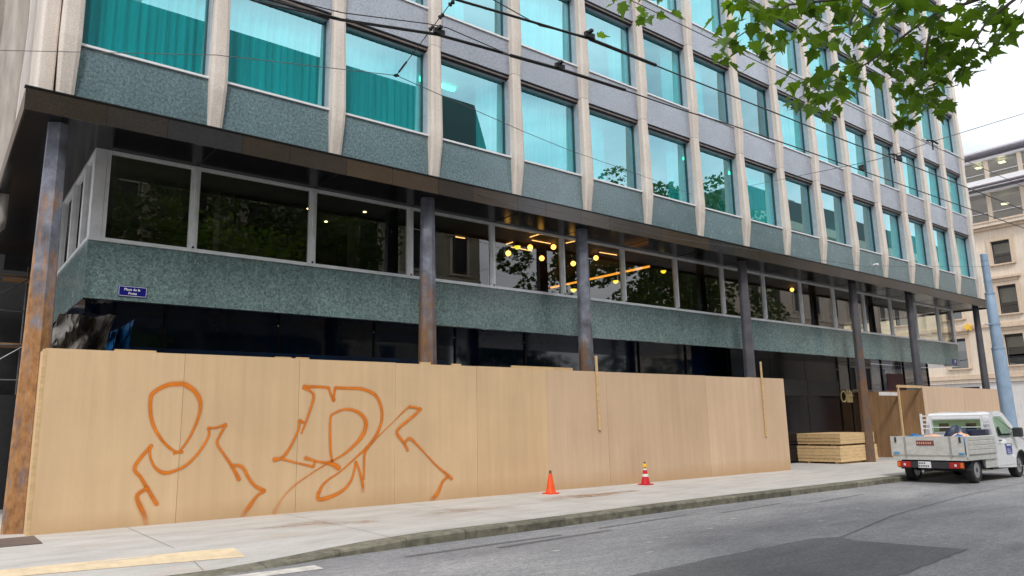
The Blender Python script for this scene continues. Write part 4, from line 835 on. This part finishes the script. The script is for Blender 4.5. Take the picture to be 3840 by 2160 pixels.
for z, x0 in ((17.5, -1.1), (20.3, -.7)):
    for k in range(7): part('louvre', MB().box(x0 + k * .2, x0 + k * .2 + .15, YA - 8, YB - 8, z - g + .06 * k, z - g + .06 * k + .02), M['roofm'], BB)
    for k in range(14): part('louvre_arm', MB().tube([(x0 - .05, YA - 8 + 2.15 * k + .9, z - g - .03), (x0 + 1.5, YA - 8 + 2.15 * k + .9, z - g + .40)], .035, 4), M['roofm'], BB)
bx('attic_roof', YA, YB, 20.75, 20.9, M['roofm'], .8, 9)
for y, z in ((5.85, 19.75), (4.3, 19.75), (4.5, 16.6)): part('ceiling_lamp', MB().box(1.2, 1.6, y - 8 - .2, y - 8 + .2, z - g, z - g + .06), M['downlight'], BB)
ys_ = thing('shop_sign', 'small yellow star-shaped sign on the stone building', 'sign', (XB - .35, 7.4, 7.75))
star = [((.34 if k % 2 == 0 else .17) * math.cos(math.pi / 2 + k * math.pi / 5), (.34 if k % 2 == 0 else .17) * math.sin(math.pi / 2 + k * math.pi / 5)) for k in range(10)]
part('star', MB().prism(star, -.04, .04, ax='x'), M['yellow'], ys_); part('arm', MB().tube([(0, 0, 0), (.36, 0, 0)], .02, 6), M['darkframe'], ys_)
b = MB(); b.box(54, 58.02, -30, 40, gz(56) - .3, gz(56) - .01); struct('far_pavement', b, M['pave'])

# ------------------------------------------------------------------ buildings opposite (seen mirrored in the glass)
def opp(name, label, x0, x1, y, h, storeys, step, wallm, chim, ev=4.2):
    t = thing(name, label, 'building', ((x0 + x1) / 2, y, -.2)); w = (x1 - x0) / 2
    eave = h - ev
    part('wall', MB().box(-w, w, -10, 0, 0, eave), wallm, t)
    part('roof', MB().loft([[(-w - .4, -10.4, eave + .45), (w + .4, -10.4, eave + .45), (w + .4, .5, eave + .45), (-w - .4, .5, eave + .45)], [(-w + .4, -9, h - .8), (w - .4, -9, h - .8), (w - .4, -1.2, h - .8), (-w + .4, -1.2, h - .8)], [(-w + 2, -6, h), (w - 2, -6, h), (w - 2, -4.2, h), (-w + 2, -4.2, h)]]), M['slate'], t)
    part('cornice', MB().box(-w - .3, w + .3, .002, .5, eave - .4, eave + .44), M['stone_lt'], t)
    n = int((x1 - x0) / step)
    for s in range(storeys):
        z = 1.0 + s * (eave - 1.5) / storeys
        for k in range(n):
            xx = -w + (k + .5) * (x1 - x0) / n
            wd = part('window', MB().box(xx - .75, xx - .56, .003, .10, z, z + 2.4).box(xx + .56, xx + .75, .003, .10, z, z + 2.4).box(xx - .9, xx + .9, .003, .2, z + 2.401, z + 2.6).box(xx - .8, xx + .8, .003, .16, z - .12, z - .002), M['stone_lt'], t)
            part('pane', MB().box(xx - .559, xx + .559, .004, .02, z, z + 2.4), M['darkframe'], wd)
        part('string_course', MB().box(-w, w, .001, .14, z + 2.9, z + 3.05), M['stone_lt'], t)
    for cx, cw, ch in chim: part('chimney', MB().box(cx - (x0 + x1) / 2 - cw, cx - (x0 + x1) / 2 + cw, -5.6, -4.5, h - .6, h + ch), M['stone'], t)
opp('limestone_building', 'limestone building with dark mansard roof mirrored in the left windows', -22, 26, -22, 23.4, 4, 3.1, M['facadeA'], [(5.3, .45, 2.0), (17, .5, .6)], 8.5)
opp('corner_building', 'beige corner building with slate roof mirrored in the right windows', 55, 100, -22, 23.6, 5, 3.4, M['stone_lt'], [(70, .6, 1.2)])

# ------------------------------------------------------------------ trees
def tree_far(label, x, y, h, r, seed, n=5200, z0=2.4):
    rnd = random.Random(seed); t = thing('plane_tree', label, 'tree', (x, y, gz(x) - .05), group='plane trees on the square behind the camera')
    part('trunk', MB().tube([(0, 0, 0), (.1, .05, 2), (.0, .1, h * .55), (.2, 0, h * .85)], [.28, .22, .14, .04], 8).tube([(0, .1, h * .35), (r * .4, .3, h * .6)], [.1, .03], 6).tube([(0, .1, h * .3), (-r * .45, -.4, h * .6)], [.1, .03], 6), M['bark'], t)
    m = MB(); blobs = [(rnd.uniform(-.75, .75) * r, rnd.uniform(-.75, .75) * r, z0 + (h - z0) * rnd.uniform(.08, .92), rnd.uniform(.28, .5) * r) for _ in range(26)]
    for _ in range(n):
        bx_, by_, bz_, br_ = rnd.choice(blobs); a, p, q = rnd.uniform(0, 6.283), rnd.uniform(-1, 1), br_ * rnd.uniform(.5, 1) ** .5
        c = Vector((bx_ + q * math.cos(a) * math.sqrt(1 - p * p), by_ + q * math.sin(a) * math.sqrt(1 - p * p), bz_ + q * p * .8)); s = rnd.uniform(.10, .19)
        u = Vector((rnd.uniform(-1, 1), rnd.uniform(-1, 1), rnd.uniform(-.6, .6))).normalized(); v = u.orthogonal().normalized(); v = Matrix.Rotation(rnd.uniform(0, 6.28), 3, u) @ v
        m.add([c - u * s, c + v * s * .8, c + u * s * 1.2, c - v * s * .8], [(0, 1, 2, 3)])
    me = bpy.data.meshes.new('crown'); me.from_pydata(m.v, [], m.f); me.materials.append(M['leaf_far']); link('crown', me, t)
tree_far('large plane tree mirrored darkly in the left mezzanine windows', 5.0, -18.5, 14.5, 5.2, 1, 11000)
tree_far('tall plane tree rising above the limestone roof in the mirrored view', 12.5, -18.8, 14.5, 4.4, 2, 9000)
tree_far('plane tree mirrored in the windows near the middle of the facade', 39.5, -20, 20.5, 5.0, 3, 12000)
tree_far('slender plane tree mirrored beside the end of the limestone building', 30, -19, 13, 3.8, 8, 8000)
tree_far('second plane tree mirrored in the middle of the facade', 46.5, -19.5, 20, 4.6, 4, 11000)
tree_far('plane tree mirrored beside the corner building', 50, -19, 12, 4.2, 5, 6000)

# near maple whose branch hangs into view
LC = [[3.41,-10.54,4.64],[3.62,-10.5,4.64],[4.21,-10.25,5.06],[4.06,-10.38,4.77],[3.54,-10.58,4.44],[3.71,-10.29,4.69],[3.71,-10.22,4.63],[3.36,-10.35,4.43],[4.25,-10.32,4.79],[3.48,-10.58,4.72],[3.91,-10.56,4.88],[4.13,-10.57,4.95],[4.16,-10.71,4.92],[4.41,-10.69,4.92],[4.53,-10.56,4.86],[4.69,-10.38,4.94],[4.15,-10.83,4.57],[4.59,-10.76,5.02],[4.71,-10.77,4.89],[4.37,-11.02,4.68],[4.06,-11.18,4.63],[5.01,-10.6,4.89],[4.46,-11.11,4.81],[4.57,-11.17,4.77],[5.15,-10.86,5.02],[4.86,-11.06,4.98],[4.64,-10.93,4.45],[4.88,-10.71,4.56],[4.02,-10.99,4.14],[4.59,-10.54,4.44],[4.19,-10.67,4.32],[3.98,-10.85,4.03],[4.67,-10.64,4.3],[5.02,-10.58,4.5],[3.97,-10.68,4.08],[4.33,-10.39,4.2],[4.11,-10.65,4.04],[4.97,-10.85,4.68],[5.04,-10.94,4.69],[4.51,-11.15,4.31],[5.26,-10.96,4.68],[5.03,-10.97,4.45],[5.15,-11.04,4.51],[5.38,-11.07,4.69],[4.92,-11.17,4.29],[5.37,-11.11,4.49],[5.32,-10.89,4.44],[4.54,-11.27,4.02],[5.47,-11.04,4.4],[5.03,-11.3,4.24],[5.17,-11.28,4.24],[4.57,-11.21,3.92],[5.19,-10.96,4.12],[4.91,-11.3,4.04],[5.56,-11.04,4.24],[4.8,-11.35,4.51],[5.18,-11.25,4.57],[4.89,-11.27,4.62],[5.07,-11.19,4.99],[4.65,-11.38,4.66],[4.75,-11.5,4.73],[5.45,-11.3,4.95],[5.53,-11.36,5.0],[5.37,-11.49,4.95],[5.84,-11.38,5.06],[4.92,-11.56,4.56],[5.8,-11.46,5.12],[5.06,-11.74,4.62],[6.08,-11.53,5.14],[5.72,-11.66,4.84],[5.72,-11.71,4.95],[6.06,-11.45,4.92],[5.78,-11.46,4.77],[5.7,-11.37,4.71],[4.78,-11.6,4.28],[5.19,-11.49,4.38],[4.76,-11.56,4.38],[4.82,-11.47,4.48],[4.88,-11.45,4.3],[5.58,-11.15,4.59],[5.15,-11.83,4.5],[4.62,-11.25,4.84],[4.89,-11.2,4.89],[4.41,-10.38,5.2],[4.37,-10.2,5.28],[3.11,-9.53,5.13],[2.92,-10.01,4.82],[3.29,-9.88,5.03],[3.24,-9.66,5.23],[3.91,-11.0,4.71],[4.69,-10.82,5.1]]
BR = [[[5.7,-11.95,5.11],[5.36,-11.65,4.98],[5.03,-11.35,4.84],[4.9,-11.23,4.73],[4.77,-11.09,4.59],[4.63,-10.94,4.45],[4.42,-10.74,4.31],[4.2,-10.53,4.17]],[[5.03,-11.35,4.84],[5.0,-11.28,4.61],[4.99,-11.2,4.34],[4.92,-11.1,4.13]],[[5.34,-11.69,5.23],[5.0,-11.38,5.06],[4.48,-10.95,4.99],[4.05,-10.6,4.94],[3.89,-10.44,4.82],[3.67,-10.22,4.62]],[[5.7,-11.95,5.11],[5.38,-11.62,4.78],[5.26,-11.45,4.48]],[[4.53,-10.99,4.99],[4.46,-10.88,4.75],[4.25,-10.7,4.68]],[[4.48,-10.96,5.04],[3.78,-10.41,5.08],[3.25,-9.99,5.07],[3.0,-9.77,5.01]]]
T0 = Vector((7.6, -13.6, gz(7.6) - .14))
MT = thing('maple_tree', 'maple tree reaching a leafy green branch into the top right of the view', 'tree', tuple(T0))
loc = lambda p: tuple(Vector(p) - T0)
part('trunk', MB().tube([(0, 0, 0), (.05, .05, 2.5), (-.05, .1, 5), (.1, 0, 7.5), (0, .1, 9)], [.24, .19, .15, .1, .05], 10), M['bark'], MT)
limb = MB().tube([(-.02, .08, 4.2), (-.9, .9, 5.1), loc((5.7, -11.95, 5.11))], [.09, .05, .022], 7).tube([(-.02, .08, 4.6), (-1.1, .9, 5.6), loc((5.34, -11.69, 5.23))], [.08, .04, .02], 7)
for bpts in BR: limb.tube([loc(p) for p in bpts], [.018 - .014 * i / (len(bpts) - 1) for i in range(len(bpts))], 5)
part('branch', limb, M['bark'], MT)
def leaf_mesh(fold, name='leaf'):
    half = [(0, 0), (.16, -.04), (.36, .02), (.30, .14), (.52, .34), (.36, .36), (.40, .52), (.22, .50), (.12, .66), (.0, 1.0)]
    m = MB(); v = [(0, y, -.10 * fold * y * y) for _, y in ((0, 0), (0, .15), (0, .35), (0, .5), (0, .7), (0, 1))]
    for s in (1, -1):
        pts = [(s * x, y, fold * abs(x) * .35 - .10 * fold * y * y) for x, y in half]; c = (0, .28, -.02)
        m.add([c] + pts, [(0, i, i + 1) for i in range(1, len(pts))])
    m.add([(-.008, .28, 0), (.008, .28, 0), (.005, -.45, .03), (-.005, -.45, .03)], [(0, 1, 2, 3)])
    me = bpy.data.meshes.new(name); me.from_pydata(m.v, [], m.f); me.materials.append(M['leaf']); return me
LM = [leaf_mesh(f) for f in (.5, .9, -.4)]
rnd = random.Random(5); allv = []; allf = []; leafc = 0; items = []
for c in LC:
    for k in range(6):
        p = Vector(c) + Vector((rnd.gauss(0, .085), rnd.gauss(0, .085), rnd.gauss(0, .065))); s = rnd.uniform(.085, .17)
        yaw, tilt, roll = rnd.uniform(0, 6.283), rnd.uniform(-1.25, -.15), rnd.uniform(-.5, .5); items.append((s, p, (tilt, roll, yaw)))
items.sort(key=lambda q: -q[0])
from mathutils import Euler
for i, (s, p, e) in enumerate(items):
    if i < 300: link('leaf', LM[i % 3], MT, loc(p), e, (s, s, s))
    else:
        R3 = Euler(e).to_matrix(); b0 = len(allv); me = LM[i % 3]
        allv += [tuple(R3 @ (v.co * s) + p - T0) for v in me.vertices]; allf += [[b0 + q for q in f.vertices] for f in me.polygons]
rr = random.Random(9)   # the crown above the camera, out of view
for _ in range(2600):
    a, q, z = rr.uniform(0, 6.283), 3.0 * rr.random() ** .5, rr.uniform(6.6, 9.5); p = Vector((q * math.cos(a), q * math.sin(a), z)); R3 = Euler((rr.uniform(-1.2, 0), rr.uniform(-.5, .5), rr.uniform(0, 6.28))).to_matrix(); b0 = len(allv)
    allv += [tuple(R3 @ (v.co * .17) + p) for v in LM[0].vertices]; allf += [[b0 + q for q in f.vertices] for f in LM[0].polygons]
me = bpy.data.meshes.new('foliage'); me.from_pydata(allv, [], allf); me.materials.append(M['leaf']); fo = link('foliage', me, MT); fo['kind'] = 'stuff'

# ------------------------------------------------------------------ neighbour on the left: sheeted scaffold down the lane
SC = thing('scaffold', 'scaffold with steel tubes and boards in the lane left of the building', 'scaffold', (-.2, 12, gz(0)))
for xx in (-1.4, -.2, 1.0):
    for yy in (0, 1.2): part('upright', MB().tube([(xx, yy, 0), (xx, yy, 12)], .03, 6), M['steel'], SC)
for z in (1.0, 2, 3.0, 4, 5, 6, 7):
    part('ledger', MB().tube([(-1.5, 0, z), (1.1, 0, z)], .026, 6), M['steel'], SC)
    if z % 2 == 0: part('deck', MB().box(-1.5, 1.1, .05, 1.15, z + .03, z + .07), M['timber_old'], SC)
for z in (0, 2, 4): part('cross_brace', MB().tube([(-1.4, -.04, z + .2), (1.0, -.04, z + 2)], .022, 6), M['steel'], SC)
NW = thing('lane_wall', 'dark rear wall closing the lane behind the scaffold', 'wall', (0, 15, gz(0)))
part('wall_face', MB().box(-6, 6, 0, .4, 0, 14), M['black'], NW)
for z in (1.0, 2.6, 4.0): part('white_board', MB().box(-1.2 + z * .1, -.3 + z * .1, -.25, -.2, z, z + .9), M['stone_wt'], NW)
b = MB(); n = 30; pts = []
rr = random.Random(4)
for j in range(15):
    z = 5.3 + j * .75
    for i in range(n + 1):
        xx = -2.6 + 2.25 * i / n; ya = 5.0 + .05 * math.sin(i * 1.3 + j * .2) + .10 * math.sin(i * .5 + j * .35) + rr.uniform(-.012, .012)
        zz_ = z
        if j == 0: zz_ = 4.55 + 1.3 * (i / n) ** 2.2
        pts.append((xx + .02 * math.sin(j * 1.1), ya, zz_))
b.add(pts, [(j * (n + 1) + i, j * (n + 1) + i + 1, (j + 1) * (n + 1) + i + 1, (j + 1) * (n + 1) + i) for j in range(14) for i in range(n)], sm=True)
ob = part('scaffold_sheet', b, M['tarp']); sm = ob.modifiers.new('thick', 'SOLIDIFY'); sm.thickness = .01
tag(ob, 'grey translucent sheeting hung over the neighbouring scaffold at the left edge', 'sheeting')
tag(part('site_board', MB().box(-2.5, .3, 4.6, 4.64, gz(0), 2.3), M['black']), 'black site boards closing the lane left of the rusty corner column', 'fence')
PT = tag(part('black_post', MB().box(-.62, -.40, 3.2, 3.5, gz(0), 4.9), M['black']), 'black timber post in the lane beside the rusty corner column', 'post')
# site materials behind the hoarding
def crumple(name, label, cat, c, sx, sy, h, mat, seed):
    rnd = random.Random(seed); n = 26; m = MB(); vs = []
    for j in range(n + 1):
        for i in range(n + 1):
            u, v = i / n * 2 - 1, j / n * 2 - 1; e = max(0, 1 - max(abs(u), abs(v)) ** 4)
            vs.append((u * sx, v * sy, h * e * (.75 + .25 * math.sin(5 * u + seed) * math.cos(4 * v)) + e * rnd.uniform(-.10, .10)))
    m.add(vs, [(j * (n + 1) + i, j * (n + 1) + i + 1, (j + 1) * (n + 1) + i + 1, (j + 1) * (n + 1) + i) for j in range(n) for i in range(n)])
    return tag(part(name, m, mat, None, c), label, cat)
crumple('debris_sheet', 'crumpled grey sheeting heaped behind the left end of the hoarding', 'sheeting', (1.5, 1.5, gz(1)), 1.1, 1.0, 1.3, M['tarp'], 1)
crumple('debris_sheet', 'crumpled blue tarpaulin heaped behind the hoarding near the corner', 'tarpaulin', (3.4, 1.6, gz(3)), .9, .9, 1.2, M['bluetarp'], 2)
def hung(name, label, cat, poly, y, mat, seed):
    (x0, z0), (x1, z1), (x2, z2), (x3, z3) = poly; rnd = random.Random(seed); n = 22; vs = []
    for j in range(n + 1):
        for i in range(n + 1):
            u, v = i / n, j / n; x = (x0 * (1 - u) + x1 * u) * (1 - v) + (x3 * (1 - u) + x2 * u) * v; z = (z0 * (1 - u) + z1 * u) * (1 - v) + (z3 * (1 - u) + z2 * u) * v
            vs.append((x, y + .16 * math.sin(7 * u + 9 * v + seed) + .10 * math.sin(23 * v - 13 * u) + rnd.uniform(-.06, .06), z + rnd.uniform(-.015, .015)))
    ob = part(name, MB().add(vs, [(j * (n + 1) + i, j * (n + 1) + i + 1, (j + 1) * (n + 1) + i + 1, (j + 1) * (n + 1) + i) for j in range(n) for i in range(n)]), mat)
    so = ob.modifiers.new('thick', 'SOLIDIFY'); so.thickness = .008; return tag(ob, label, cat)
hung('tarpaulin', 'crumpled grey site sheeting hanging under the mezzanine corner above the hoarding', 'sheeting', ((.25, 1.2), (1.0, 1.2), (1.35, 3.70), (.42, 3.66)), 2.1, M['darksheet'], 1)
hung('tarpaulin', 'crumpled bright blue tarpaulin hanging beside the grey sheeting under the mezzanine', 'tarpaulin', ((1.0, 1.2), (1.35, 1.2), (1.66, 3.62), (1.28, 3.35)), 2.0, M['bluetarp'], 2)
tag(part('blue_rail', MB().box(1.75, 9.2, 2.5, 2.56, 2.9, 3.17), M['bluerail']), 'long blue site rail running behind the top of the hoarding', 'rail')  # added strip coloured like a blue membrane's reflection
tag(part('shop_banner', MB().box(32.6, 34.2, 2.05, 2.08, 2.3, 3.4), M['maroon']), 'dark maroon banner hanging in the shopfront at the far end', 'banner')
lg = thing('shop_logo', 'pale gold lettering sign on the shopfront right of the timber stack', 'sign', (28.9, 2.1, 2.35))
part('ring', MB().lathe([(.20, -.02), (.24, -.02), (.24, .02), (.20, .02)], (-.26, 0, 0), 20, 'y', caps=False), M['gold'], lg)
for k in range(4): part('stroke', MB().box(.02 + k * .12, .07 + k * .12, -.02, .02, -.24, .30 - .08 * (k % 2)), M['gold'], lg)
part('crossbar', MB().box(-.05, .5, -.03, -.021, .02, .07), M['gold'], lg)
tag(part('security_camera', MB().lathe([(.02, -.10), (.055, -.09), (.055, .08), (.03, .10)], (0, 0, 0), 12, 'y').tube([(0, .08, 0), (0, .25, .04)], .015, 6), M['white_sill'], None, (27.9, -.16, 7.45)), 'small white security camera fixed on the facade above the canopy', 'camera')

# rusty water stain on the pavement by the cones
def stain(c, rx, ry, k, seed):
    rnd = random.Random(seed); vs = [(c[0], c[1], gz(c[0]) + .003)]; cov = [k]; n = 28
    for j in (1, 2, 3):
        for i in range(n):
            a = 2 * math.pi * i / n; q = j / 3 * (1 + .25 * math.sin(3 * a + seed) + rnd.uniform(-.12, .12)); x = c[0] + rx * q * math.cos(a); y = c[1] + ry * q * math.sin(a); vs.append((x, y, gz(x) + .003)); cov.append((k, k * .55, 0)[j - 1])
    fs = [(0, 1 + i, 1 + (i + 1) % n) for i in range(n)] + [(1 + (j - 1) * n + i, 1 + j * n + i, 1 + j * n + (i + 1) % n, 1 + (j - 1) * n + (i + 1) % n) for j in (1, 2) for i in range(n)]
    me = bpy.data.meshes.new('stain'); me.from_pydata(vs, [], fs); me.materials.append(M['stain']); me.attributes.new('cover', 'FLOAT', 'POINT').data.foreach_set('value', cov); link('stain', me, pavement)
m, t, out = newmat('rust_stain'); at = N(t, 'ShaderNodeAttribute', attribute_name='cover'); p = N(t, 'ShaderNodeBsdfPrincipled', Roughness=.8); p.inputs['Base Color'].default_value = (.40, .22, .10, 1)
tr = N(t, 'ShaderNodeBsdfTransparent'); mm = N(t, 'ShaderNodeMixShader'); t.links.new(math_(t, 'MULTIPLY', at.outputs['Fac'], ramp(t, noise(t, mapped(t), 4, 5, .7), [(.3, (0, 0, 0)), (.6, (1, 1, 1))])), mm.inputs[0]); t.links.new(tr.outputs[0], mm.inputs[1]); t.links.new(p.outputs[0], mm.inputs[2]); t.links.new(mm.outputs[0], out.inputs['Surface']); M['stain'] = m
for c, rx, ry, k, sd_ in (((10.3, -1.75), 1.3, .35, .8, 1), ((9.2, -1.9), .9, .3, .35, 2), ((6.4, -2.2), 1.1, .4, .35, 3), ((3.6, -2.0), .8, .35, .4, 4), ((4.3, -2.4), .6, .3, .35, 5)): stain(c, rx, ry, k, sd_)
